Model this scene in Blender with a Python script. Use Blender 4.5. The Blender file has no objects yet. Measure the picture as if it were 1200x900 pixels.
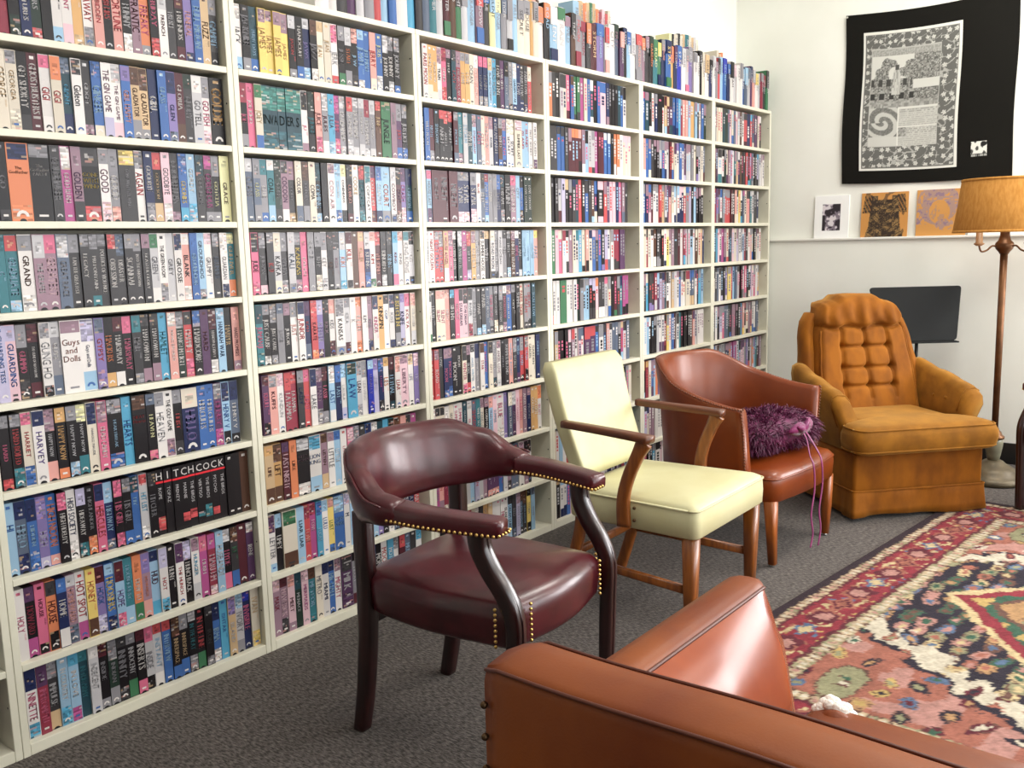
import bpy, bmesh, math, random
from mathutils import Vector, Matrix

# ------------------------------------------------------------------ camera, world, light, exposure
scene = bpy.context.scene
COL = scene.collection
CAM_F = 1092.908                       # focal length in pixels of a 1200 wide frame
cam_d = bpy.data.cameras.new('camera')
cam_d.sensor_width = 36.0
cam_d.lens = CAM_F / 1200.0 * 36.0
cam_d.clip_start = 0.02
cam = bpy.data.objects.new('camera', cam_d)
COL.objects.link(cam)
_R = Vector((0.61980549, -0.78435399, -0.02509947))
_U = Vector((0.13266817, 0.07320522, 0.98845342))
_F = Vector((0.77345996, 0.61597875, -0.1494318))
CAM_P = Vector((0.0, -2.33997, 1.25323))
cam.matrix_world = Matrix(((_R.x, _U.x, -_F.x, CAM_P.x), (_R.y, _U.y, -_F.y, CAM_P.y),
                           (_R.z, _U.z, -_F.z, CAM_P.z), (0, 0, 0, 1)))
scene.camera = cam
scene.view_settings.view_transform = 'Standard'
scene.view_settings.look = 'None'
scene.view_settings.gamma = 1.0
scene.view_settings.use_curve_mapping = False
scene.view_settings.exposure = -0.48

world = bpy.data.worlds.new('world')
scene.world = world
world.use_nodes = True
world.node_tree.nodes['Background'].inputs[0].default_value = (0.80, 0.90, 1.0, 1)
world.node_tree.nodes['Background'].inputs[1].default_value = 1.0


def area_light(name, loc, rot, sx, sy, power, color):
    d = bpy.data.lights.new(name, 'AREA')
    d.shape = 'RECTANGLE'
    d.size, d.size_y = sx, sy
    d.energy = power
    d.color = color
    o = bpy.data.objects.new(name, d)
    o.location = loc
    o.rotation_euler = rot
    COL.objects.link(o)
    return o


WIN_XS = (-0.4, 2.0, 4.35)              # shop windows in the wall across the room
WIN_Y = -5.6
for wx, wp in zip(WIN_XS, (40, 70, 95)):
    area_light('window_daylight', (wx, WIN_Y + 0.06, 1.75), (math.radians(90), 0, 0), 1.5, 2.1, wp, (0.95, 0.98, 1.0))
BACK_WIN = (-2.80, -4.25)              # glazed openings in the back wall, right of the picture
for wy in BACK_WIN:
    area_light('window_daylight', (5.47, wy, 1.35), (0, math.radians(90), 0), 1.3, 1.1, 105, (1.0, 0.97, 0.97))
LAMP_POS = [(x, y) for y in (-1.75, -4.0) for x in (1.5, 4.5)]   # ceiling troffers
CEIL = 3.35
for lx, ly in LAMP_POS:
    area_light('ceiling_tube_light', (lx, ly, CEIL - 0.085), (0, 0, 0), 1.15, 0.45, 30 if lx < 3 else 66, (1.0, 0.965, 0.90))

# ------------------------------------------------------------------ helpers
rnd = random.Random(11)


def lin(h):
    if isinstance(h, (tuple, list)):
        c = [v for v in h[:3]]
    else:
        h = h.lstrip('#')
        c = [int(h[i:i + 2], 16) / 255 for i in (0, 2, 4)]
    return tuple((v / 12.92 if v <= 0.04045 else ((v + 0.055) / 1.055) ** 2.4) for v in c)


class MB:
    """collects faces, each with a colour, and links them as one mesh object"""

    def __init__(self):
        self.v, self.f, self.c, self.sm = [], [], [], []

    def face(self, pts, col=(1, 1, 1), sm=False):
        n = len(self.v)
        self.v.extend([tuple(p) for p in pts])
        self.f.append(tuple(range(n, n + len(pts))))
        self.c.append(col)
        self.sm.append(sm)

    def raw(self, vs, fs, col=(1, 1, 1), sm=True, cols=None):
        n = len(self.v)
        self.v.extend([tuple(p) for p in vs])
        for i, f in enumerate(fs):
            self.f.append(tuple(n + k for k in f))
            self.c.append(cols[i] if cols else col)
            self.sm.append(sm)

    def box(self, a, b, col=(1, 1, 1), skip=''):
        x0, y0, z0 = a
        x1, y1, z1 = b
        P = [(x0, y0, z0), (x1, y0, z0), (x1, y1, z0), (x0, y1, z0), (x0, y0, z1), (x1, y0, z1), (x1, y1, z1), (x0, y1, z1)]
        F = {'b': (0, 3, 2, 1), 't': (4, 5, 6, 7), 'f': (0, 1, 5, 4), 'r': (1, 2, 6, 5), 'k': (2, 3, 7, 6), 'l': (3, 0, 4, 7)}
        self.raw(P, [q for k, q in F.items() if k not in skip], col, False)

    def bbox(self, a, b, bev=0.003, seg=2, sm=True, xf=None):
        """bevelled box"""
        bm = bmesh.new()
        bmesh.ops.create_cube(bm, size=1)
        for v in bm.verts:
            v.co = Vector([(a[i] + b[i]) / 2 + v.co[i] * (b[i] - a[i]) for i in range(3)])
        bmesh.ops.bevel(bm, geom=list(bm.edges), offset=bev, segments=seg, profile=0.5, affect='EDGES')
        self.bm(bm, xf, sm)

    def bm(self, bm, xf=None, sm=True):
        bm.verts.index_update()
        vs = [(xf @ v.co if xf else v.co) for v in bm.verts]
        self.raw(vs, [[v.index for v in f.verts] for f in bm.faces], sm=sm)
        bm.free()

    def loft(self, rings, closed=True, caps=True, sm=True, loop=False):
        """rings: list of equal length point lists"""
        n = len(rings[0])
        vs = [p for r in rings for p in r]
        fs = []
        m = len(rings)
        for i in range(m if loop else m - 1):
            j2 = (i + 1) % m
            for j in range(n if closed else n - 1):
                k = (j + 1) % n
                fs.append((i * n + j, i * n + k, j2 * n + k, j2 * n + j))
        if caps and closed and not loop:
            fs.append(tuple(reversed(range(n))))
            fs.append(tuple(range((m - 1) * n, m * n)))
        self.raw(vs, fs, sm=sm)

    def lathe(self, prof, seg=24, c=(0, 0, 0), sm=True, caps=True):
        rings = [[(c[0] + r * math.cos(2 * math.pi * k / seg), c[1] + r * math.sin(2 * math.pi * k / seg), c[2] + z) for k in range(seg)] for r, z in prof]
        self.loft(rings, caps=caps, sm=sm)

    def tube(self, pts, r, seg=8, flat=None, sm=True, up=(0, 0, 1)):
        """sweep a circle (or a superellipse half sizes flat=(a,b)) along pts; r may be a list"""
        pts = [Vector(p) for p in pts]
        rings = []
        for i, p in enumerate(pts):
            t = (pts[min(i + 1, len(pts) - 1)] - pts[max(i - 1, 0)]).normalized()
            u = Vector(up)
            if abs(t.dot(u)) > 0.98:
                u = Vector((1, 0, 0))
            s = t.cross(u).normalized()
            w = s.cross(t).normalized()
            if flat is None:
                rr = r[i] if isinstance(r, (list, tuple)) else r
                a = b = rr
                e = 1.0
            else:
                a, b = flat[i] if isinstance(flat, list) else flat
                e = 0.45
            ring = []
            for k in range(seg):
                q = 2 * math.pi * (k + 0.5) / seg
                cx, cy = math.cos(q), math.sin(q)
                cx = math.copysign(abs(cx) ** e, cx)
                cy = math.copysign(abs(cy) ** e, cy)
                ring.append(p + s * a * cx + w * b * cy)
            rings.append(ring)
        self.loft(rings, sm=sm)

    def ball(self, c, r, seg=10, ring=6):
        if not isinstance(r, (tuple, list)):
            r = (r, r, r)
        prof = []
        rings = []
        for i in range(ring + 1):
            a = math.pi * i / ring
            a = min(max(a, 0.05), math.pi - 0.05)
            rings.append([(c[0] + r[0] * math.sin(a) * math.cos(2 * math.pi * k / seg), c[1] + r[1] * math.sin(a) * math.sin(2 * math.pi * k / seg), c[2] - r[2] * math.cos(a)) for k in range(seg)])
        self.loft(rings)

    def mesh(self, name, mat=None, colors=False):
        me = bpy.data.meshes.new(name)
        me.from_pydata(self.v, [], self.f)
        if mat:
            me.materials.append(mat)
        me.polygons.foreach_set('use_smooth', self.sm)
        if colors:
            at = me.color_attributes.new('Col', 'FLOAT_COLOR', 'CORNER')
            buf = []
            for f, c in zip(self.f, self.c):
                buf.extend((c[0], c[1], c[2], 1.0) * len(f))
            at.data.foreach_set('color', buf)
        me.update()
        return me

    def build(self, name, mat, parent=None, colors=False, stuff=False, weighted=False):
        o = bpy.data.objects.new(name, self.mesh(name, mat, colors))
        COL.objects.link(o)
        if parent:
            o.parent = parent
        if stuff:
            o['kind'] = 'stuff'
        return o


def tag(o, label, cat, group=None):
    o['label'] = label
    o['category'] = cat
    if group:
        o['group'] = group
    return o


def thing(name, label, cat, loc=(0, 0, 0), rz=0.0, group=None):
    o = bpy.data.objects.new(name, None)
    o.location = loc
    o.rotation_euler = (0, 0, rz)
    COL.objects.link(o)
    return tag(o, label, cat, group)


def struct(o):
    o['kind'] = 'structure'
    return o


def copy_tree(o, parent=None):
    c = o.copy()
    COL.objects.link(c)
    c.parent = parent
    for ch in o.children:
        copy_tree(ch, c)
    return c


# ------------------------------------------------------------------ materials
def nodes_of(name):
    m = bpy.data.materials.new(name)
    m.use_nodes = True
    nt = m.node_tree
    return m, nt, nt.nodes['Principled BSDF']


def mat(name, col, rough=0.5, col2=None, scale=30, stretch=(1, 1, 1), bump=0.0, bscale=None, spec=0.5, coat=0.0, sheen=0.0, metal=0.0, detail=4, lo=0.35, hi=0.65, bdist=0.002, sheen_tint=None, trans=0.0):
    m, nt, b = nodes_of(name)
    b.inputs['Base Color'].default_value = (*lin(col), 1)
    b.inputs['Roughness'].default_value = rough
    b.inputs['Metallic'].default_value = metal
    b.inputs['Specular IOR Level'].default_value = spec
    b.inputs['Coat Weight'].default_value = coat
    b.inputs['Coat Roughness'].default_value = 0.16
    b.inputs['Sheen Weight'].default_value = sheen
    b.inputs['Sheen Roughness'].default_value = 0.4
    b.inputs['Transmission Weight'].default_value = trans
    if sheen_tint:
        b.inputs['Sheen Tint'].default_value = (*lin(sheen_tint), 1)
    if col2 or bump:
        tc = nt.nodes.new('ShaderNodeTexCoord')
        mp = nt.nodes.new('ShaderNodeMapping')
        mp.inputs['Scale'].default_value = stretch
        nt.links.new(tc.outputs['Object'], mp.inputs[0])
    if col2:
        n = nt.nodes.new('ShaderNodeTexNoise')
        n.inputs['Scale'].default_value = scale
        n.inputs['Detail'].default_value = detail
        nt.links.new(mp.outputs[0], n.inputs['Vector'])
        r = nt.nodes.new('ShaderNodeValToRGB')
        r.color_ramp.elements[0].position = lo
        r.color_ramp.elements[1].position = hi
        r.color_ramp.elements[0].color = (*lin(col), 1)
        r.color_ramp.elements[1].color = (*lin(col2), 1)
        nt.links.new(n.outputs['Fac'], r.inputs[0])
        nt.links.new(r.outputs[0], b.inputs['Base Color'])
    if bump:
        n2 = nt.nodes.new('ShaderNodeTexNoise')
        n2.inputs['Scale'].default_value = bscale or scale
        n2.inputs['Detail'].default_value = 3
        nt.links.new(mp.outputs[0], n2.inputs['Vector'])
        bp = nt.nodes.new('ShaderNodeBump')
        bp.inputs['Strength'].default_value = bump
        bp.inputs['Distance'].default_value = bdist
        nt.links.new(n2.outputs['Fac'], bp.inputs['Height'])
        nt.links.new(bp.outputs[0], b.inputs['Normal'])
    return m


def mat_vcol(name, rough=0.35, spec=0.5, coat=0.0, bump=0.0, bscale=300, sheen=0.0):
    m, nt, b = nodes_of(name)
    a = nt.nodes.new('ShaderNodeVertexColor')
    a.layer_name = 'Col'
    nt.links.new(a.outputs[0], b.inputs['Base Color'])
    b.inputs['Roughness'].default_value = rough
    b.inputs['Specular IOR Level'].default_value = spec
    b.inputs['Coat Weight'].default_value = coat
    b.inputs['Sheen Weight'].default_value = sheen
    if bump:
        tc = nt.nodes.new('ShaderNodeTexCoord')
        n2 = nt.nodes.new('ShaderNodeTexNoise')
        n2.inputs['Scale'].default_value = bscale
        nt.links.new(tc.outputs['Object'], n2.inputs['Vector'])
        bp = nt.nodes.new('ShaderNodeBump')
        bp.inputs['Strength'].default_value = bump
        bp.inputs['Distance'].default_value = 0.003
        nt.links.new(n2.outputs['Fac'], bp.inputs['Height'])
        nt.links.new(bp.outputs[0], b.inputs['Normal'])
    return m


M_WALL = mat('painted_wall', '#f1f2ea', 0.6, col2='#ecede4', scale=3, bump=0.05, bscale=120)
M_SHELF = mat('cream_shelf_paint', '#dedac8', 0.45, col2='#d6d2be', scale=6, bump=0.03, bscale=60)
M_SHELFBACK = mat('shelf_back', '#d8d2c0', 0.6)
M_LEDGE = mat('ledge_paint', '#ecebe4', 0.5)
M_CEIL = mat('ceiling_paint', '#f2f0ea', 0.8)
M_CARPET = mat('carpet', '#3d3835', 0.95, col2='#6f6863', scale=170, stretch=(1.0, 0.35, 1), bump=0.7, bscale=260, spec=0.1, lo=0.38, hi=0.66, bdist=0.004, sheen=0.1)
M_BASE = mat('black_vinyl_base', '#1b1b1a', 0.4)
M_PRINT = mat_vcol('printed_sleeve', 0.34, 0.28)
M_PAPER = mat('paper_pages', '#e6dcc2', 0.8)
M_CLOTHPRINT = mat_vcol('printed_cloth', 0.85, 0.15, bump=0.2, bscale=500)
M_RUG = mat_vcol('rug_pile', 0.95, 0.08, bump=0.6, bscale=420, sheen=0.05)
M_ART = mat_vcol('printed_art', 0.45, 0.4)
M_BURG = mat('burgundy_leather', '#3a0a12', 0.30, col2='#4c121a', scale=14, bump=0.10, bscale=380, spec=0.5, coat=0.15)
M_MAHOG = mat('mahogany', '#1a0506', 0.3, col2='#2c0b0b', scale=10, stretch=(6, 6, 0.8), coat=0.4)
M_BRASS = mat('brass_nail', '#d8b36a', 0.28, metal=1.0)
M_CREAM = mat('cream_vinyl', '#ccc8a0', 0.42, col2='#c6c094', scale=7, bump=0.06, bscale=260, spec=0.35)
M_OAK = mat('warm_wood', '#8e5018', 0.38, col2='#6c3810', scale=9, stretch=(7, 7, 0.9), coat=0.25)
M_OAKD = mat('worn_arm_wood', '#6c3818', 0.42, col2='#522810', scale=9, stretch=(7, 0.9, 7), coat=0.2)
M_TAN = mat('tan_leather', '#6a2a06', 0.34, col2='#7a350a', scale=6, bump=0.05, bscale=300, coat=0.12, spec=0.4)
M_TANLEG = mat('tan_chair_leg', '#9c5418', 0.4, col2='#824010', scale=9, stretch=(7, 7, 0.9), coat=0.2)
M_CLUB = mat('club_leather', '#6e2e06', 0.48, col2='#82400e', scale=5, bump=0.10, bscale=260, coat=0.0, spec=0.3)
M_CLUBSHINE = mat('club_leather_inside', '#843204', 0.24, col2='#923e0a', scale=6, bump=0.02, bscale=260, coat=0.05, spec=0.4)
M_CLUBDK = mat('club_leather_seam', '#54200a', 0.45)
M_NAIL = mat('dark_nail', '#5b4632', 0.35, metal=0.9)
M_STUFFING = mat('white_stuffing', '#f2efe6', 0.95, bump=0.8, bscale=160, bdist=0.006)
M_VELVET = mat('gold_velvet', '#744008', 0.75, col2='#92560e', scale=13, stretch=(1, 1, 0.5), bump=0.15, bscale=350, spec=0.2, sheen=0.55, sheen_tint='#e8b060')
M_VELVETW = mat('worn_velvet', '#74480e', 0.8, col2='#905e18', scale=12, bump=0.15, bscale=350, spec=0.2, sheen=0.6, sheen_tint='#e0b870')
M_PURPLE = mat('purple_fibre', '#3c0a2a', 0.6, col2='#661546', scale=40, sheen=0.15, sheen_tint='#d060a0')
M_PETAL = mat('magenta_ribbon', '#861c5e', 0.5, col2='#6e1450', scale=30, sheen=0.3)
M_BLACKMETAL = mat('black_metal', '#1d1f20', 0.42, bump=0.05, bscale=500)
M_DESK = mat('stand_desk', '#17191a', 0.7, bump=0.1, bscale=600, spec=0.25)
M_SHADE = mat('burlap_shade', '#c08a48', 0.9, col2='#b07a3a', scale=90, stretch=(1, 1, 0.3), bump=0.25, bscale=400, spec=0.1)
M_LAMPBR = mat('aged_brass', '#7c5434', 0.4, metal=0.55, col2='#5f3e26', scale=12)
M_ONYX = mat('green_onyx', '#8f8e78', 0.3, col2='#6d6a58', scale=14, coat=0.3)
M_LAMPBASE = mat('antique_base', '#6b5f49', 0.45, metal=0.4, col2='#4e4535', scale=14)
M_SOCKET = mat('lamp_candle', '#b48a62', 0.5)
M_WHITE = mat('white_board', '#f4f3ef', 0.4)
M_GLASSW = mat('window_pane', '#ffffff', 0.05, trans=1.0)
M_METALGL = mat('glide', '#b8b8b4', 0.3, metal=1.0)
m, nt, b = nodes_of('tube_diffuser')
b.inputs['Base Color'].default_value = (1, 1, 1, 1)
b.inputs['Emission Color'].default_value = (1, 0.97, 0.9, 1)
b.inputs['Emission Strength'].default_value = 3.0
M_DIFF = m

# ------------------------------------------------------------------ the room
XB = 5.53          # back wall below the ledge
YW = 0.262         # wall behind the bookcases
X0, Y0 = -6.5, WIN_Y


def slab(name, a, b, m):
    mb = MB()
    mb.box(a, b)
    return struct(mb.build(name, m))


slab('floor', (X0 - .1, Y0 - .1, -0.06), (XB + .2, YW + .1, 0.0), M_CARPET)
slab('ceiling', (X0 - .1, Y0 - .1, CEIL), (XB + .2, YW + .1, CEIL + .06), M_CEIL)
slab('wall_left', (X0 - .1, YW, 0.0), (XB + .2, YW + .1, CEIL), M_WALL)
wb = MB()
ya, yb = BACK_WIN[1] - .55, BACK_WIN[0] + .55          # opening for the glazing
for y0_, y1_ in ((Y0 - .1, ya), (yb, YW)):
    wb.box((XB, y0_, 0.0), (XB + .2, y1_, 1.219))
    wb.box((XB + 0.032, y0_, 1.219), (XB + .2, y1_, CEIL))
wb.box((XB, ya, 0.0), (XB + .2, yb, 0.42))
wb.box((XB + 0.032, ya, 2.5), (XB + .2, yb, CEIL))
struct(wb.build('wall_back', M_WALL))
mb = MB()
mb.bbox((XB - 0.012, yb + .01, 1.2195), (XB + 0.0318, YW - 0.001, 1.2345), 0.003)
struct(mb.build('trim_1', M_LEDGE))
mb = MB()
mb.bbox((XB - 0.008, Y0, 0.0005), (XB - 0.0005, -0.01, 0.116), 0.002)
struct(mb.build('baseboard_back', M_BASE))
slab('wall_behind', (X0 - .1, Y0, 0.0), (X0, YW, CEIL), M_WALL)
# wall with the windows, across the room from the bookcases
wx = MB()
edges = []
for x in WIN_XS:
    edges += [(x - 1.0, x + 1.0)]
px = X0 - .1
for a, b_ in edges:
    wx.box((px, Y0 - .1, 0), (a, Y0, CEIL))
    px = b_
wx.box((px, Y0 - .1, 0), (XB + .2, Y0, CEIL))
for a, b_ in edges:
    wx.box((a, Y0 - .1, 0), (b_, Y0, 0.65))
    wx.box((a, Y0 - .1, 2.85), (b_, Y0, CEIL))
struct(wx.build('wall_right', M_WALL))
for i, (a, b_) in enumerate(edges):
    w = MB()
    for q in (a, (a + b_) / 2 - .025, b_ - .05):
        w.box((q, Y0 - .09, .65), (q + .05, Y0 - .03, 2.85))
    for q in (.65, 2.80):
        w.box((a, Y0 - .09, q), (b_, Y0 - .03, q + .05))
    fo = struct(w.build('window_%d' % (i + 1), M_WHITE))
    for q in (a + .05, (a + b_) / 2 + .025):
        g = MB()
        g.box((q, Y0 - .065, .70), (q + (b_ - a) / 2 - .075, Y0 - .06, 2.80))
        g.build('pane', M_GLASSW, fo)
for i, wy in enumerate(BACK_WIN):
    w = MB()
    a, b_ = wy - .7, wy + .7
    for q in (a, b_ - .06):
        w.box((XB + .05, q, .42), (XB + .11, q + .06, 2.5))
    for q in (.42, 2.44):
        w.box((XB + .05, a + .06, q), (XB + .11, b_ - .06, q + .06))
    fo = struct(w.build('window_%d' % (i + 4), M_WHITE))
    g = MB()
    g.box((XB + .075, a + .06, .48), (XB + .08, b_ - .06, 2.44))
    g.build('pane', M_GLASSW, fo)
# ceiling light fixtures (out of view overhead)
lamp0 = None
for i, (lx, ly) in enumerate(LAMP_POS):
    if lamp0 is None:
        lamp0 = thing('ceiling_light', 'white rectangular ceiling light fixture overhead', 'light', (lx, ly, CEIL), group='ceiling lights overhead')
        h = MB()
        h.bbox((-.62, -.27, -.08), (.62, .27, -0.0005), .01)
        h.build('housing', M_WHITE, lamp0)
        h = MB()
        h.box((-.58, -.23, -.0825), (.58, .23, -.0805))
        h.build('diffuser', M_DIFF, lamp0)
    else:
        copy_tree(lamp0).location = (lx, ly, CEIL)

# ------------------------------------------------------------------ bookcases
PITCH = 0.7615
UNIT_X = [0.929 + PITCH * k for k in range(-1, 6)]       # left outer face of each unit, the nearest one starts left of the frame
SIDE = 0.0185
DEPTH = 0.235
SH = [1.994, 1.770, 1.551, 1.3346, 1.1166, 0.8997, 0.6824, 0.4635, 0.2414, 0.030]   # top faces of the boards, top to bottom
THK = 0.0175
UNIT_W = ['cream painted bookcase cut off at the left edge of the picture',
          'cream bookcase of video tapes nearest the camera, first full bay',
          'cream bookcase of video tapes behind the burgundy chair, second full bay',
          'cream bookcase of video tapes right of the burgundy chair back, third full bay',
          'cream bookcase of video tapes behind the cream chair, fourth full bay',
          'cream bookcase of video tapes behind the tan tub chair, fifth full bay',
          'cream bookcase of video tapes in the corner by the back wall']
_side = MB()
_side.bbox((0, 0, 0), (SIDE, DEPTH, SH[0] - THK), 0.0012, 1, False)
SIDE_ME = _side.mesh('side_panel', M_SHELF)
_s = MB()
_s.bbox((0, 0.0008, -THK), (PITCH - 2 * SIDE - 0.002, DEPTH - 0.008, 0), 0.0012, 1, False)
SHELF_ME = _s.mesh('shelf', M_SHELF)
_s = MB()
_s.bbox((0, 0, -THK), (PITCH - 0.0012, DEPTH, 0), 0.0012, 1, False)
TOP_ME = _s.mesh('top_board', M_SHELF)
_s = MB()
_s.box((0, 0, 0), (PITCH - 2 * SIDE - 0.002, 0.006, SH[0] - THK - 0.02))
BACK_ME = _s.mesh('back_panel', M_SHELFBACK)
_s = MB()
_s.bbox((0, 0.0008, 0), (PITCH - 2 * SIDE - 0.002, DEPTH - 0.008, SH[9]), 0.0012, 1, False)
BASE_ME = _s.mesh('bottom_board', M_SHELF)
_s = MB()
_s.bbox((0, 0, 0), (PITCH - .0012, 0.10, 0.13), 0.002, 1, False)
RISER_ME = _s.mesh('riser', M_SHELF)
_s = MB()
_s.lathe([(0.0001, 0), (0.0028, 0), (0.0028, 0.0006), (0.0001, 0.0006)], 8)
PEG_ME = _s.mesh('peg_hole', M_BASE)


def part(name, me, parent, loc):
    o = bpy.data.objects.new(name, me)
    COL.objects.link(o)
    o.parent = parent
    o.location = loc
    return o


for i, ux in enumerate(UNIT_X):
    u = thing('bookcase', UNIT_W[i], 'bookcase', (ux, 0, 0), group='bookcases along the wall')
    part('side_panel', SIDE_ME, u, (0.0004, 0, 0))
    part('side_panel', SIDE_ME, u, (PITCH - SIDE - 0.0008, 0, 0))
    part('top_board', TOP_ME, u, (0.0003, 0, SH[0]))
    part('back_panel', BACK_ME, u, (SIDE + 0.001, DEPTH - 0.0075, 0.01))
    part('bottom_board', BASE_ME, u, (SIDE + 0.001, 0, 0))
    for k in range(1, 9):
        part('shelf', SHELF_ME, u, (SIDE + 0.001, 0, SH[k]))
    if i >= 3:
        part('riser', RISER_ME, u, (0.0003, 0.132, SH[0]))
    for k in range(9):
        p = part('peg_hole', PEG_ME, u, (PITCH - SIDE - 0.0012, 0.012, SH[k] - 0.10))
        p.rotation_euler = (0, math.radians(-90), 0)

# ------------------------------------------------------------------ lettering from the built-in font, one cached mesh for each letter
_glyph = {}


def glyph(ch):
    if ch in _glyph:
        return _glyph[ch]
    if ch == ' ':
        _glyph[ch] = ([], [], 0.28)
        return _glyph[ch]
    cu = bpy.data.curves.new('letter', 'FONT')
    cu.body = ch
    cu.resolution_u = 2
    o = bpy.data.objects.new('letter', cu)
    COL.objects.link(o)
    me = o.to_mesh()
    vs = [(v.co.x, v.co.y) for v in me.vertices]
    fs = [tuple(p.vertices) for p in me.polygons]
    o.to_mesh_clear()
    bpy.data.objects.remove(o)
    bpy.data.curves.remove(cu)
    if vs:
        x0 = min(v[0] for v in vs)
        x1 = max(v[0] for v in vs)
        vs = [(v[0] - x0, v[1]) for v in vs]
        adv = x1 - x0 + 0.09
    else:
        adv = 0.3
    _glyph[ch] = (vs, fs, adv)
    return _glyph[ch]


def text_len(s):
    return sum(glyph(c)[2] for c in s)


def put_text(mb, s, origin, du, dv, size, col, bold=0.0):
    """letters from origin along du, upright along dv"""
    o, du, dv = Vector(origin), Vector(du), Vector(dv)
    a = 0.0
    for ch in s:
        vs, fs, adv = glyph(ch)
        if vs:
            mb.raw([o + du * ((a + x) * size) + dv * (y * size) for x, y in vs], fs, col, False)
            if bold:
                mb.raw([o + du * ((a + x + bold) * size) + dv * (y * size) for x, y in vs], fs, col, False)
        a += adv


# ------------------------------------------------------------------ video tapes
PAL = {'bk': ('#1f1a1e', 'black'), 'dg': ('#3d3a3d', 'dark grey'), 'gy': ('#8e8c92', 'grey'), 'lg': ('#c3c1c3', 'pale grey'),
       'wh': ('#e2dcd6', 'white'), 'cr': ('#e0d3ba', 'cream'), 'bl': ('#2a68b4', 'blue'), 'nv': ('#1f2c5c', 'navy blue'),
       'rb': ('#1b2fb8', 'royal blue'), 'lb': ('#8fbfdf', 'light blue'), 'cy': ('#2fa6cf', 'cyan'), 'te': ('#1c7c88', 'teal'),
       'dt': ('#1b4856', 'dark teal'), 'gn': ('#2f7a4c', 'green'), 'dk': ('#24382f', 'dark green'), 'yl': ('#f2cf3c', 'yellow'),
       'py': ('#e8e49a', 'pale yellow'), 'or': ('#ea7a30', 'orange'), 'go': ('#dba24a', 'golden'), 'ta': ('#d6b078', 'tan'),
       'br': ('#5e3a26', 'brown'), 'rd': ('#d23a3e', 'red'), 'cm': ('#9c2440', 'crimson'), 'mr': ('#5a1c2a', 'maroon'),
       'sa': ('#e89a8c', 'salmon'), 'pk': ('#e25a86', 'pink'), 'pp': ('#e8b9c4', 'pale pink'), 'mg': ('#bb3f8c', 'magenta'),
       'vi': ('#8672b4', 'violet'), 'lv': ('#b9b2d4', 'lavender'), 'pu': ('#5c3560', 'purple'), 'mv': ('#9c7688', 'mauve'),
       'sl': ('#5b6a82', 'slate blue')}


def faded(h, k=0.24):
    c = lin(h)
    l = 0.3 * c[0] + 0.55 * c[1] + 0.15 * c[2]
    return tuple(.84 * (v + (l * m - v) * k) for v, m in zip(c, (1.06, 0.98, 1.02)))


LP = {k: faded(v[0]) for k, v in PAL.items()}

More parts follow.
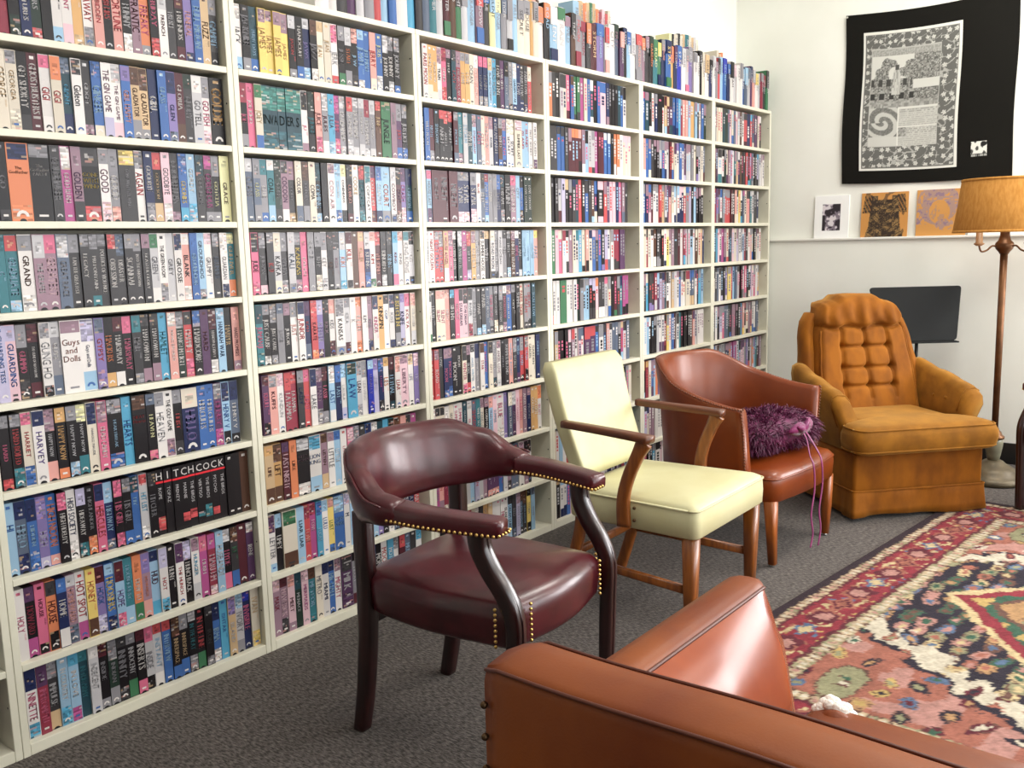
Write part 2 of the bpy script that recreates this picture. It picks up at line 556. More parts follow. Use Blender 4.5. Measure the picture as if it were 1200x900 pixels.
# one string for each shelf: base/top band/bottom band:title colour Title*width, the tapes parted by |
ROWS = {
    'A0': "cm:rd FAME|bk//dk:wh FARGO|nv:wh ADVENTURES|dk//rd:lg FINDERS|bk/rd:gy FIRE|wh//lb:bk FIRST|wh//pp:pk FLINT|go//ta:wh FLIRT|wh//gy:rd FLY AWAY|sa:rd FORBIDDEN|bk:rd 48 HRS|sa:rd FORTUNE|bk/dk/wh:lg FUNNY|mv:mr FRANTIC|or/sa/gy:pk FREAKY|bk//rd:pk FRIDAY|wh/lg/wh:mr FRENCH|dg:lg FRESH|bk/mr/mr:wh FRIENDS|vi//nv:sa FUNERAL|bl:lb FULL MOON|ta:br FUZZ|dg/gy/bk:lb GAMBIT",
    'A1': "cr:ta GEORGE|cr/gy/cr:ta GEORGIA|bk//dg:wh GET SHORTY|mr:wh GHOSTBUSTERS II|wh/pk/wh:rd GIGI|cr/or:rd GIGI|dt/sl/nv:cy GIANT|wh/dg:dg Gideon|dg//mv:lg GIDGET|bl/bl/cr:lb GINGER|wh//lv:mv THE GIN GAME|wh/lg/pp:mv THE GIN GAME|bl/vi:sa GIRL HAPPY|ta/br/gy:br GLADIATOR|ta/br/gy:br GLADIATOR|nv:wh GIRL|bl:lb GLASS|vi/nv/sl:nv GLEN|mr//br:wh GLORIA|dg/dk:gy GLORY|lg/wh:gy GO TELL*1.2|wh/gy/pp:pk GO FISH|bk:go GOLDIE*1.7",
    'A2': "bk//dg:gy GO|or/nv/or:br =The/Godfather*2|bk/gy/bk:wh =The/Godfather/PART II*2|dg:gy GOLDFINGER|mg/wh:wh GOLD RUSH|mv/mv/dg:pu GOLDEN|bk/dg/rd:yl =GONE/WITH/WIND*1.8|wh/gy/pp:mv GOOD|gy/gy/sa:wh GOOD|dg/yl:gy GONE WITH THE WIND*1.8|wh/gy/wh:rd AGAIN|nv//gy:wh GOODBYE|bk/rd/ta:ta GOOD SON|pp//wh:gy GOODBYE|dg//mv:gy GOODFELLAS|bl/bl/cy:yl GOONIES|lb//cy:wh GORDY|dg/dt:gy GORILLAS|dg/mg/gy:mg GORGEOUS|bk/gy/gy:py GOTCHA|py/py:mr GRACE*1.2",
    'A3': "te/te:lb G|te/rd/lb:lb GRADUATE*1.2|wh/gy/wh:br GRAND*1.4|mv/lg:lg THE GRAPES*1.2|mv/pk:pp GREATEST*1.2|sl/lg:gy GREAT RACE*1.3|dg/gy:wh I AM THE GREATEST*1.15|dg/gy:wh LEGACY|dg/gy/te:wh PREFONTAINE|dg/gy:wh POLITICS OF VIOLENCE|dg/rd:wh OBSESSION|dg/sl:wh DISASTER|dg/gy:wh SCANDAL|dg/gy:wh INTO THE UNKNOWN|dg/mv:wh DEATH & GLORY|lg/gn/wh:gy GREEN|wh//gy:dg THE GREEN ROOM|lg:gy GREY|wh/nv:dg GROSSE|sa/wh/wh:dg BLANK|bl/bl:lb GROUNDHOG|lb//gy:sl GROUNDHOG|wh/pp:gy GRUMPY|dg/gy:sl GRUMPIER|wh/wh/nv:gy GUARDIAN|te/py/or:ta GULLIVER",
    'A4': "lv:bl GUARDING TESS|pp/lv:bl GUARDING|bk/gy/dg:pk GUMMO|bk/mr/mr:wh THE GUNS OF NAVARONE*1.1|wh/gy/bk:lg GUNG HO|gy/lg/sl:wh GUYS|wh/mv:sa =Guys/and/Dolls*2|wh/lv/lb:nv Guys and Dolls*1.4|vi/sl/vi:rd GYPSY|bk//go:or HACKERS|bk/mr/wh:wh HAIRSPRAY|bk/pk:pk HAIRSPRAY|dg/te/gy:gy HAIR|bk/dg/mv:wh HALLOWEEN|bk/dg/mv:wh HALLOWEEN|cy:te HAMLET|sa/wh:wh HANG EM HIGH|dk/gy:wh HANG EM HIGH|rd/dg/pk:wh HAPPILY|bk/bl:wh HARDCORE|pu:mr HARD|bk/mr/wh:wh HANOVER STREET|lb/lb:nv HANNAH WAR|bk:ta HARPER|sa/sa/mv:mr HARD PROMISES",
    'A5': "bk/gy/rd:pk HARD|bk/gy/te:rd HARD BOILED|cr/pk/bl:rd HARRIET|wh/nv:vi HARVEY*1.1|bk/mv/sa:lg HAPPY NOW|bk/go/or:go HAPPY NOW|bk/gy/lb:lg HAPPY NOW|bk/py/te:lg HAPPY NOW|cr/nv:gy HAROLD MAUDE|pk/mv:wh HEAD CANDY|bk/gy/bl:lb HEARTBREAK*1.6|cy/cy:bl HEARTS|bk/br:rd =HEAT/Hearts*1.5|bk/sl/pk:py HEAVEN|wh/gy:lg HEAVEN|wh//mv:dg THE GOLF GAME|bk/gy/dg:rd HEIST|nv/cr:vi HELLO*1.9|bl/bl:wh HERCULES|bl/bl:wh HERCULES|pu/gy/mg:mg HENRY|lb/nv/bk:bl HENRY V|sl/nv/bk:wh HENRY V*1.1",
    'A6': "lb:bl HI|sl/nv/nv:lb HERO*1.1|bl/nv/bl:lb HIDDEN|vi/vi/lv:lv HIGH|bl//sa:or HIGH NOON|bk/pk/bk:wh HIGH FIDELITY|wh//wh:nv HIGH SOCIETY|bk/lv/te:wh HIDEAWAY|bk//or:gy HIGHLANDER|pk/nv:rd HERCULES|nv/lb/sl:lb HIGHWAY|bk/pk/pk:pk HIS GIRL|bk/gy/bl:gy HIS GIRL|bl/dt/bl:lb HIT|lg/rd/wh:cy HIT LIST|bk/dg:gy HITCHER|bk:wh ^H|bk:wh ^I|bk:wh ^T|bk:wh ^C|bk:wh ^H|bk:wh ^C|bk:wh ^O|bk:wh ^C|bk:wh ^K|bk|bk|br*1.2",
    'A7': "wh:pk HOLY|bk/pu/mg:cm HOWARD|pk//bk:mr HOUSE|or/dg/bk:mr HOUSE|nv/bl/wh:wh HOME|mv/lg/sl:sa HOMEWARD|wh//mg:rd HOT SPOT|yl//br:or HONEY|vi/mr/lv:bl HOOK|bl/lb/nv:yl HOOSIERS|lb/mr/pk:vi HOPE|te//lb:lb HOUSEGUEST|or/or/gn:wh HOW TO|mv/vi/sa:or HOWARDS|lb/nv/cy:mr HUD|wh/lv/cy:rd HOT|bk:wh HUNT|wh/pu:rd THE HUNCH|bk/lv:wh HUNCHBACK|wh/mv/lg:cy HUNGER|mg/pk:wh HUSH|cm/mg/pp:pp HARLEM|lb:lg HUSBANDS|bk/lg/pk:pk HYDE|dg/br/bl:gn ICE|mr*1.2|pu/wh/pu:wh IRENE",
    'A8': "wh/nv/cy:pk NINETTE*1.1|cm/pu:pk IMPROMPTU|dg/gy/ta:lg IMPULSE|lb//cy:wh IN COUNTRY|lb/cy/mg:wh IN LOVE|dt/te:te IN THE ARMY|lg/wh:lg INDECENT|bk/mr/gy:gy INSIDE|dk/gy/gy:gy INDIAN|bk/dg/dg:gy INFINITY|bk/gy/gn:lg INNOCENT|bk/mr/pk:wh INSERTS|lg/pk/bk:gy INSIDE|lg/rd/wh:lb INSTANT|bl/rd/bl:lb INTERVIEW|bk/br/bl:ta INNERSPACE|bk/gy/bl:ta INNERSPACE|bk/lg/gy:te IN THE HEAT|bk//gn:rd IN THE LINE|bk/dg/gy:dg IRON|bl/nv/wh:lb IRMA|cy:bl ISHTAR|ta/vi:lg ISLAND|lg/lb/gy:gy IVORY|nv/rb:pk INVISIBLE|cr//yl:ta IVAN*1.1",
    'B0': "wh/wh/lb:gy JACK|bk//gy:gy JACKNIFE|dt/dt/bl:lb PURPLE DAYS|yl/mv:go JAMES|yl/mv:go JAMES|yl/mv:go JAMES|yl/mv:go JAMES|bk/lg/gy:rd JASON|bk//bl:wh HANDCUFF|nv/lg/lb:vi JAWS|bk/br/wh:gy JAZZ|cr/ta:ta JEAN|cr:ta JEAN|wh/pk/rd:lg JERK|bk/gy/gn:gy JESSE|bk/lg/gy:or START|bk/sa/dg:lb JEW|bl/lb/wh:lb JEWEL|bl:lb JEREMIAH|sa//cr:rd JERRY|bl//lg:py JESUS|bk/lg:wh JOHNNY|bk/gy/lg:wh JOHNNY|bk/gy/bl:lg JOURNEY",
    'B1': "bk/cm/gy:pk JOE|pk/pk:wh JOE KIDD|cr/gn/bl:ta JOEY|dt:bk ^IN*1.15|dt:bk ^VA*1.15|dt:bk ^D*1.15|dt:bk ^ER*1.15|dt:bk ^S*1.15|wh/bk/mv:pk JU|bk/dk:te JUDGE|sa/sa/pk:mr JUICE|gy/lg/wh:mr JULES|cy/cy/lb:sl JULIA|pu/mg/pk:pk JUMP|gy/lg/lg:wh ROADMAP|gy/rd/lg:wh ROADMAP|gy/lg/lg:wh ROADMAP|gy/lg/lg:wh ROADMAP|gy/cm/lg:wh ROADMAP|gy/lg/lg:wh ROADMAP|br/rd:ta JUNE|gn/gn:dk JUNGLE*1.7|mv:gy JUNO|pu/gy/bl:rd JURY|bk/gy/bl:lg JUSTICE",
    'B2': "sl/lg:gy CLASS|sl/gy/gy:py CLASS|gy/te/bl:wh CLUE|te/wh/lb:dk COAL|dk/dk/dg:gy COBB|mv/dg/wh:pu COCOON|dg/mv/ta:gy COLD|cr/cr/sl:nv COLOR|dg/br/gy:gy COLORS|cr:dg COMA|bk/dt/lb:lb COMING|bk|wh/mv:pp CON AIR*1.1|lb/lb/bl:wh CONAN|wh/py/bk:dg CONEHEADS|bk/dg/mr:sa CONGO|wh:ta COOKIE|dt/rd/te:te COP LAND|wh/te:gy COPYCAT|rd/pu/mr:wh COTTON|lb/bl/nv:wh COUNTRY|lb/lb/gy:or COURT*1.5|wh/lg/nv:mv COWBOY|mr/bk/br:pu CRAFT|vi/pu/pp:mg CRASH|dt/nv/bl:lb CRIMSON*1.2",
    'B3': "pk/bk/pk:bk JUDE|dg/gy/pp:gy JUDAS|dg/gy:rd K-9|lg/cr/cr:dg KAFKA|dg/gy/gy:gy KAFKA|lg/lg/gy:sl KALI|bk/gy/mv:yl KANSAS|pk/pk:wh KARATE|gy:lg KATIE|bk/gy/cr:lg KEEP|wh/gy/lg:lg KEY|bk/dg:br KID|gy/dg/gy:mv KIDS|lb/lg/cy:sa KIKI|wh/mr/bk:rd KILL|br|sa/ta/sa:ta KILLER|nv/lg/bl:wh KILLING|wh/sa/gn:rd KIM|mr/rd:sa THE KIND|bk/dg/lg:wh KINDRED|bk/dg:lb KING|lb/cy/pk:cm KING|wh/sa:gy KING|wh/te:lg KING KONG|lg/bk/bk:wh KISS",
    'B4': "te/dt/te:pk JUMANJI|bk/gy/wh:wh JUST CAUSE|bk/gy/gy:wh JUST CAUSE|gy/sl:gy JUICE|bk/mv:wh JUROR|wh/gy:sa JUST|wh/nv:rd JUNIOR|nv/pu/sl:rd KALI|rd/rd/or:mr KARATE|vi/lv/pu:lv KEEPER|bk/dg:mv KICK|wh/sa/mr:gy KIDS|wh/gy/gy:dg KANSAS*1.5|lg/gy/mr:lg KIKA|wh:lg K|sa/or/or:wh KILLER|wh:gy KIM|mv/mv/nv:gy KIND|wh/nv:pk KINDER|go:bk KINGPIN|wh/dg:bl COP|wh/nv/nv:lg KISS|dg//gy:yl KITCHEN|lv/vi/nv:nv KNIFE|wh/pk/wh:rd KOLYA|cr/sa/lg:wh KRAMER",
    'B5': "pu/mr/bk:pk KRULL|sa/gy:mr KUFFS*1.2|wh/pp:lg KUNDUN|cm/rd:wh LA BAMBA|cm/rd:wh LA BAMBA|dg/gy:nv LADY|rd/pk:pk LADY|wh/nv:gy LAKE|pu/mv/gy:mv LAND|bk/mr/gy:pk LASSIE|lb/wh/wh:bl LAST|nv/bl:lb LAST|wh/lb/lv:lg LAURA|cy/dk/cy:bl LAW*1.7|lg/gy/gy:mr LEAN|wh/gy:lg LEAVING|rb/lb/rb:vi LEGALLY|lv/vi:lv LEGEND|nv/bl/dg:mg LEON|wh/go:or LES|bk/mr/dt:lb LETHAL|wh/sa:rd LIAR|pp/mv:mv LIBERTY*1.6|wh/ta:lv LIFE|vi/pp:lv LIKE",
    'B6': "ta/go/br:mr LIFE*1.2|go/br/br:br LIFT*1.2|mr/pu:pp LAST NIGHT|or/or:br LIKE|bk/lg/wh:mv =LITTLE/WOMEN*1.9|wh/cy/lb:bl =LION/KING*1.8|mv/br/ta:br LISTEN|wh/mv:gy LITTLE|lb/bl/lb:wh LITTLE|wh:rd LITTLE|pk/pp/rd:wh LIVE|lv/gy:nv LIVING|dg:wh LOCAL|bl/nv:lb LOGAN|lg/wh/gy:gy LOLITA|bk/dt:te LONE|cy:wh LONG|te/bk:wh LOOK|or/br:bk LOST|sa:rd LOST|gy/dg:bk LOVE|mg:wh LOVE",
    'B7': "wh/pu/lb:gy LETTER|bk/lb:wh LIMEY|cr/gn/br*2.2|lb:dt LIAR LIAR*1.2|rd/cm:sa LOVE|mg/cm:pp LOVE|cy/bl:lb LUCAS|wh/lb:bl LULU|yl/sa/bl:gn LUST|bl/lb:lb =LION/KING*1.8|wh/lv:nv M|lb/wh:lv MAC|bl/cy:wh MAD|wh:rd MAD|nv/bl:wh MADE|lb:bl MAGIC|vi:lv MAJOR|bk/gy:wh MALICE|wh/gy:gy MALLRATS|sl:lb MAN|mr/rd:ta MAN|lg:nv MANNY|nv:lg MARATHON|rd:wh MARY",
    'B8': "mv/pp:cm MASK|mv/mr/dg:pp MAVERICK|pp/sa/mv:mr MEET|dk/dt:lg MENACE|pp/pp:mg MERMAIDS|te/br/te:lb METEOR|cr:gy METRO|wh/nv:nv MIAMI|bl/nv/bl:lb MICHAEL|wh/mv:pk MIGHTY|pu/dg/pu:lg MILK*1.7|gy/bk/mr:lg MISERY|lb/wh:lb MIXED|bl/lb:lb MO|nv/bl:lb MOB|bk:wh MONEY|wh:rd MOON|cy:wh MOTHER|wh/gy:gy MR|mr/rd:wh MRS|sl:lb MUSIC|dg:wh MY|wh/cy:bl MY",
}
EXT = {'A0': (1.060, 1.663), 'A1': (1.040, 1.668), 'A2': (1.020, 1.676), 'A3': (0.998, 1.675), 'A4': (0.973, 1.668), 'A5': (0.960, 1.648),
       'A6': (0.953, 1.674), 'A7': (0.953, 1.674), 'A8': (0.958, 1.672), 'B0': (1.718, 2.392), 'B1': (1.722, 2.412), 'B2': (1.726, 2.428),
       'B3': (1.730, 2.422), 'B4': (1.730, 2.418), 'B5': (1.734, 2.420), 'B6': (1.726, 2.400), 'B7': (1.726, 2.395), 'B8': (1.724, 2.398)}
TAPE_H = 0.187
TAPE_D = 0.104
SETBACK = 0.022


def shade(c, k):
    return tuple(min(1, max(0, v * k)) for v in c)


def parse(e):
    w = 1.0
    if '*' in e:
        e, ww = e.rsplit('*', 1)
        w = float(ww)
    title, txt = '', 'wh'
    if ':' in e:
        head, rest = e.split(':', 1)
        txt, title = rest.split(' ', 1)
    else:
        head = e
    h = (head.split('/') + ['', ''])[:3]
    return dict(base=h[0], top=h[1], bot=h[2], txt=txt, title=title, w=w)


RW = ['wh'] * 16 + ['cr'] * 9 + ['lg'] * 6 + ['bk'] * 13 + ['dg'] * 8 + ['gy'] * 5 + ['bl'] * 5 + ['nv'] * 6 + ['lb'] * 4 + ['cy'] * 2 + ['te', 'dt'] * 2 + ['gn', 'dk', 'yl', 'or', 'go'] + \
     ['ta'] * 2 + ['br'] * 2 + ['rd'] * 3 + ['cm'] * 3 + ['mr'] * 3 + ['sa'] * 3 + ['pk'] * 3 + ['pp'] * 4 + ['mg', 'vi', 'lv'] * 2 + ['pu'] * 3 + ['mv'] * 3 + ['sl'] * 4
WORDS = 'NIGHT RIVER STORM CITY DREAM PARIS SECRET BLUE MOON ANGEL STAR WINTER SUMMER ROAD HOUSE GARDEN ISLAND SILENT LOVE STRANGER TIGER QUEEN OCEAN SHADOW GOLDEN RED LAST FIRST TRAIN WILD'.split()


def rand_spec(r):
    base = r.choice(RW)
    t = r.choice(['wh', 'wh', 'lg', 'rd', 'bk', 'gy', 'lb', 'pk', 'nv'])
    light = sum(LP[base]) > 1.2
    if light and t in ('wh', 'lg'):
        t = r.choice(['dg', 'gy', 'rd', 'nv', 'mv'])
    if not light and t in ('bk', 'nv', 'dg'):
        t = 'lg'
    w = 1.0 if r.random() > 0.06 else r.choice([1.4, 1.8])
    return dict(base=base, top=r.choice(['', '', r.choice(RW), r.choice(['gy', 'dg', 'mv'])]), bot=r.choice(['', '', r.choice(RW)]), txt=t,
                title=r.choice(WORDS) + (' ' + r.choice(WORDS) if r.random() > 0.6 else ''), w=w)


def mosaic(mb, x0, x1, z0, z1, y, col, r, n=3):
    """a printed picture: a few irregular patches round one colour"""
    nz = max(2, int((z1 - z0) / 0.0045))
    for i in range(nz):
        a, b_ = z0 + (z1 - z0) * i / nz, z0 + (z1 - z0) * (i + 1) / nz
        cut = sorted([x0, x1] + [x0 + (x1 - x0) * r.uniform(.2, .8) for _ in range(n - 1)])
        for p, q in zip(cut, cut[1:]):
            c = shade(col, r.uniform(.5, 1.35))
            if r.random() < .22:
                k = LP[r.choice(['wh', 'sa', 'gy', 'ta', 'bk'])]
                c = tuple((u + v) / 2 for u, v in zip(c, k))
            mb.face([(p, y, a), (q, y, a), (q, y, b_), (p, y, b_)], c)


def tape_geo(body, prt, x0, w, z0, sp, r, yf, h=TAPE_H, lod=0):
    """sleeve into body, print into prt; local or world coordinates alike"""
    base = shade(LP[sp['base']], r.uniform(.88, 1.08))
    x1 = x0 + w
    body.box((x0, yf, z0), (x1, yf + TAPE_D, z0 + h), base)
    e1, e2, e3 = yf - .0003, yf - .0006, yf - .0009
    xc = (x0 + x1) / 2
    m = w * .06
    zt, zb = z0 + h - .002, z0 + .002
    t_hi, t_lo = z0 + h * .93, z0 + h * .14
    if sp['title'].startswith('^'):
        L = sp['title'][1:]
        s = min(.030, w * .95 / max(.3, text_len(L)))
        if sp['base'] == 'bk':
            put_text(prt, L, (xc - text_len(L) * s / 2 + s * .04, e2, z0 + h * .845), (1, 0, 0), (0, 0, 1), s, LP['wh'])
            prt.face([(x0, e1, z0 + h * .79), (x1, e1, z0 + h * .79), (x1, e1, z0 + h * .82), (x0, e1, z0 + h * .82)], lin('#d8323c'))
            ww = r.choice(['ROPE', 'PSYCHO', 'THE BIRDS', 'VERTIGO', 'TOPAZ', 'FRENZY', 'MARNIE', 'TORN CURTAIN', 'FAMILY PLOT', 'SABOTEUR'])
            ss = min(w * .55, .095 / text_len(ww))
            put_text(prt, ww, (xc - .35 * ss, e2, z0 + h * .72), (0, 0, -1), (1, 0, 0), ss, LP['lg'])
            if L in 'HCO':
                mosaic(prt, x0 + m, x1 - m, z0 + .008 + r.uniform(0, .02), z0 + .034 + r.uniform(0, .02), e1, LP[r.choice(['rd', 'rd', 'te'])], r, 2)
        else:
            s = min(.030, w * .98 / max(.3, text_len(L)))
            put_text(prt, L, (xc - text_len(L) * s / 2 + s * .04, e2, z0 + h * .40), (1, 0, 0), (0, 0, .040 / s), s, lin('#10282a'), .03)
            mosaic(prt, x0, x1, z0 + h * .02, z0 + h * .3, e1, lin('#2c5560'), r, 2)
            mosaic(prt, x0, x1, z0 + h * .62, z0 + h * .98, e1, lin('#3f7a72'), r, 2)
        return
    if sp['top']:
        tl = r.choice([.16, .2, .24, .3])
        if r.random() < .5 or lod:
            prt.face([(x0 + m * .3, e1, zt - h * tl), (x1 - m * .3, e1, zt - h * tl), (x1 - m * .3, e1, zt), (x0 + m * .3, e1, zt)], LP[sp['top']])
            if not lod:
                mosaic(prt, x0 + w * .25, x1 - w * .25, zt - h * tl * .8, zt - h * tl * .3, e2, LP[sp['top']], r, 2)
        else:
            mosaic(prt, x0 + m, x1 - m, zt - h * tl, zt, e1, LP[sp['top']], r)
        t_hi = zt - h * tl - .004
    elif not lod and r.random() < .6:
        mosaic(prt, x0 + w * .3, x1 - w * .3, zt - h * .07, zt - h * .03, e1, LP[sp['txt']], r, 2)
        t_hi = z0 + h * .9
    if sp['bot']:
        bl = r.choice([.14, .2, .26])
        if r.random() < .5 or lod:
            prt.face([(x0 + m * .3, e1, zb), (x1 - m * .3, e1, zb), (x1 - m * .3, e1, zb + h * bl), (x0 + m * .3, e1, zb + h * bl)], LP[sp['bot']])
        else:
            mosaic(prt, x0 + m, x1 - m, zb, zb + h * bl, e1, LP[sp['bot']], r)
        t_lo = zb + h * bl + .003
    tc = LP[sp['txt']]
    T = sp['title']
    if T.startswith('='):
        lines = T[1:].split('/')
        s = min(w * .9 / max(text_len(l) for l in lines), .026)
        z = t_hi - .012 - s * .7
        for l in lines:
            put_text(prt, l, (xc - text_len(l) * s / 2, e2, z), (1, 0, 0), (0, 0, 1), s, tc, .02)
            z -= s * .95
    elif T and lod == 0:
        avail = (t_hi - t_lo) * r.uniform(.72, .96)
        s = min(w * r.uniform(.55, .85), avail / max(.5, text_len(T)), .03)
        st = min(1.5, w * .86 / (.75 * s)) if r.random() < .7 else 1.0
        L = text_len(T) * s
        z = t_hi - (t_hi - t_lo - L) * r.uniform(.15, .6)
        put_text(prt, T, (xc - .35 * s * st, e2, z), (0, 0, -1), (st, 0, 0), s, tc, .05)
        if r.random() < .4:
            put_text(prt, T[:3] + 'ER', (xc + .2 * w, e2, z - L - .004), (0, 0, -1), (1, 0, 0), w * .22, tc) if z - L - .03 > t_lo else None
    elif T:
        z = t_hi - .01
        while z > t_lo + .03:
            l = r.uniform(.006, .014)
            prt.face([(xc - w * .22, e2, z - l), (xc + w * .22, e2, z - l), (xc + w * .22, e2, z), (xc - w * .22, e2, z)], tc)
            z -= l + r.uniform(.002, .006)
            if r.random() < .12:
                break
    if lod == 0 and w > .01:
        # publisher's mark: arc, block or disc near the foot
        k = r.random()
        lc = LP[r.choice(['wh', 'wh', 'lg', 'bl' if sum(base) > 1.2 else 'wh'])] if sum(base) < 1.4 else LP[r.choice(['bl', 'gy', 'dg'])]
        zz = zb + .010
        if k < .45:
            pts = [(xc + w * .3 * math.cos(a), e3, zz + w * .3 * math.sin(a)) for a in [math.pi * i / 6 for i in range(7)]]
            inn = [(xc + w * .15 * math.cos(a), e3, zz + w * .15 * math.sin(a)) for a in [math.pi * i / 6 for i in range(7)]]
            for i in range(6):
                prt.face([pts[i + 1], inn[i + 1], inn[i], pts[i]], lc)
        elif k < .8:
            prt.face([(xc - w * .22, e3, zz), (xc + w * .22, e3, zz), (xc + w * .22, e3, zz + .005), (xc - w * .22, e3, zz + .005)], lc)
        if r.random() < .55:     # thumb notch of the cardboard sleeve, dark tape showing
            nr = min(w * .3, .0085)
            pts = [(xc + nr * math.cos(a), e3 - .0002, zb - .0015 + nr * .8 * math.sin(a)) for a in [math.pi * i / 6 for i in range(7)]]
            prt.face(pts[::-1] if False else pts, lin('#141318'))


def px_of(p):
    d = Vector(p) - CAM_P
    w = d.dot(_F)
    return 600 + CAM_F * d.dot(_R) / w, 450 - CAM_F * d.dot(_U) / w, w


ORD = ['', 'first', 'second', 'third', 'fourth', 'fifth', 'sixth', 'seventh', 'eighth', 'ninth', 'tenth', 'eleventh', 'twelfth', 'thirteenth', 'fourteenth', 'fifteenth',
       'sixteenth', 'seventeenth', 'eighteenth', 'nineteenth', 'twentieth', 'twenty-first', 'twenty-second', 'twenty-third', 'twenty-fourth', 'twenty-fifth',
       'twenty-sixth', 'twenty-seventh', 'twenty-eighth', 'twenty-ninth', 'thirtieth', 'thirty-first', 'thirty-second']
tapes = []      # (unit, row, index from right, x0, w, z0, spec)
tr = random.Random(4)
for ui in range(7):
    xa, xb = UNIT_X[ui] + SIDE + .003, UNIT_X[ui] + PITCH - SIDE - .004
    for row in range(9):
        key = 'ZABCDEF'[ui] + str(row)
        if key in ROWS:
            specs = [parse(e) for e in ROWS[key].split('|')]
            lo, hi = EXT[key]
            lo = max(lo, xa)
            hi = min(hi, xb)
            tot = sum(s['w'] * 0.0262 for s in specs)
            k = (hi - lo) / tot
            x = lo
            row_t = []
            if ui == 1:     # tapes standing left of the frame
                xx = lo
                while xx - .0262 > xa:
                    xx -= .0262
                    row_t.append((xx, .0258, rand_spec(tr)))
                row_t.reverse()
            for s in specs:
                w = s['w'] * .0262 * k
                row_t.append((x, w - .0005, s))
                x += w
        else:
            hi = xb - tr.choice([.004, .02, .03, .05, .07])
            x = xa + tr.uniform(0, .006)
            row_t = []
            while True:
                s = rand_spec(tr)
                if row_t and tr.random() < .13:      # series of look-alikes
                    s = dict(row_t[-1][2])
                w = s['w'] * tr.uniform(.0250, .0268)
                if x + w > hi:
                    break
                row_t.append((x, w - .0005, s))
                x += w
        n = len(row_t)
        for i, (x, w, s) in enumerate(row_t):
            tapes.append(dict(u=ui, r=row, k=n - i, x=x, w=w, s=s))


def hidden(px, py):
    return (415 < px < 560 and 500 < py < 640 and py > 500 + (px - 480) * .1) or (px > 640 and py > 440) or px < 2 or py < 2


for t in tapes:
    z0 = SH[t['r'] + 1]
    t['z'] = z0
    a = px_of((t['x'], SETBACK, z0 + .1))
    b2 = px_of((t['x'] + t['w'], SETBACK, z0 + .1))
    c = px_of((t['x'], SETBACK, z0 + .187))
    vis = not (hidden((a[0] + b2[0]) / 2, a[1]) or t['u'] == 0)
    t['area'] = (b2[0] - a[0]) * (a[1] - c[1]) if vis else 0
order = sorted(tapes, key=lambda t: -t['area'])
single = set(id(t) for t in order[:300])
BAYN = {1: 'nearest full bookcase', 2: 'second full bookcase', 3: 'third full bookcase', 4: 'fourth full bookcase'}
rest = MB()
for t in tapes:
    r = random.Random(int(t['x'] * 1000) * 31 + t['r'])
    yo = SETBACK + r.uniform(-.003, .004)
    if id(t) in single:
        bod, prt = MB(), MB()
        tape_geo(bod, prt, -t['w'] / 2, t['w'], 0, t['s'], r, 0)
        o = bod.build('video_tape', M_PRINT, None, True)
        o.location = (t['x'] + t['w'] / 2, yo, t['z'] + .0002)
        cn = PAL[t['s']['base']][1]
        tag(o, '%s video tape, %s from right end of %s shelf from floor, %s' % (cn, ORD[t['k']], ORD[9 - t['r']], BAYN[t['u']]), 'video tape', 'video tapes on the shelves')
        if prt.f:
            prt.build('spine_print', M_PRINT, o, True, stuff=True)
    else:
        if t['r'] >= 0:
            tape_geo(rest, rest, t['x'], t['w'], t['z'] + .0002, t['s'], r, yo, lod=0 if t['u'] <= 3 else 1)
o = rest.build('video_tape_rows', M_PRINT, None, True, stuff=True)
tag(o, 'many more video tapes filling the farther shelves of the bookcases', 'video tapes')

# ------------------------------------------------------------------ books along the top of the bookcases
BOOKS = ("wh*1.6 wh dg/bk:gy*1.4 pu lg:bl gy/sa:cy*1.2 rd/te lb/gy:wh bl/lb:wh wh:rd*1.5 cy/bl*1.2 dg sl/lg te/wh lg/bk:wh mr/dg/gn br/pk gn/dg lg/gy lb/lg*1.3 mv/rd/bl*1.2 dg/bl "
         "py/lb:bk lb/py gy/sl lg/gy/bk lb cr/gy:dg*1.2 cr/gy:dg*1.2 go*.6 cr/gy:dg wh/or bk/or:lb*1.2 lb/wh/nv:wh*1.5 wh/gn:lg*1.6 lb/mv*1.2 br/dg gy/gy/cm:rd*1.2 gy/cm:cm*1.2 dg/or "
         "mr:ta*1.4 vi/bl:lb*1.8 wh/rd/sa wh*1.4 sl/dk:mv*1.2 pu/sa bk/nv lb/bl:wh wh/lg*1.2 gy/rd/gy:sa*1.6 mv/or dg/mv bk/dk:or*1.1 te/gn:py*1.3 gn/yl/nv nv/gy:sa bl/nv/gn:yl*1.5 go/or "
         "nv/pu rb/bl:wh*1.3 wh/lg*1.2 lg/gy/pk:sa vi/gy:lg*1.4 wh/gy wh bk/dg cr wh/ta:dg*1.3 nv/bk wh/lg gy/mv rd/dg*.8 lb bl/rb:lb*1.4 nv/bl wh/bk:dg*1.2 lg/pp wh*1.2 wh/gy bl/lb:wh "
         "sl/lb:lg*1.2 lg/sl pu/nv sa/lg wh/yl*1.1 lg cm/gy dg/cm gn/dg").split()
bx = 2.02
bend = UNIT_X[6] + PITCH - 0.02
specs = [parse(b_ + (' ' if False else '')) if ':' not in b_ else parse(b_.replace(':', ':') if ' ' in b_ else (b_.split('*')[0] + ' ' + random.Random(len(b_) + i).choice(WORDS) + ('*' + b_.split('*')[1] if '*' in b_ else ''))) for i, b_ in enumerate(BOOKS)]
tot = sum(s['w'] for s in specs)
unit_w = (bend - bx) / tot
book_n = 0


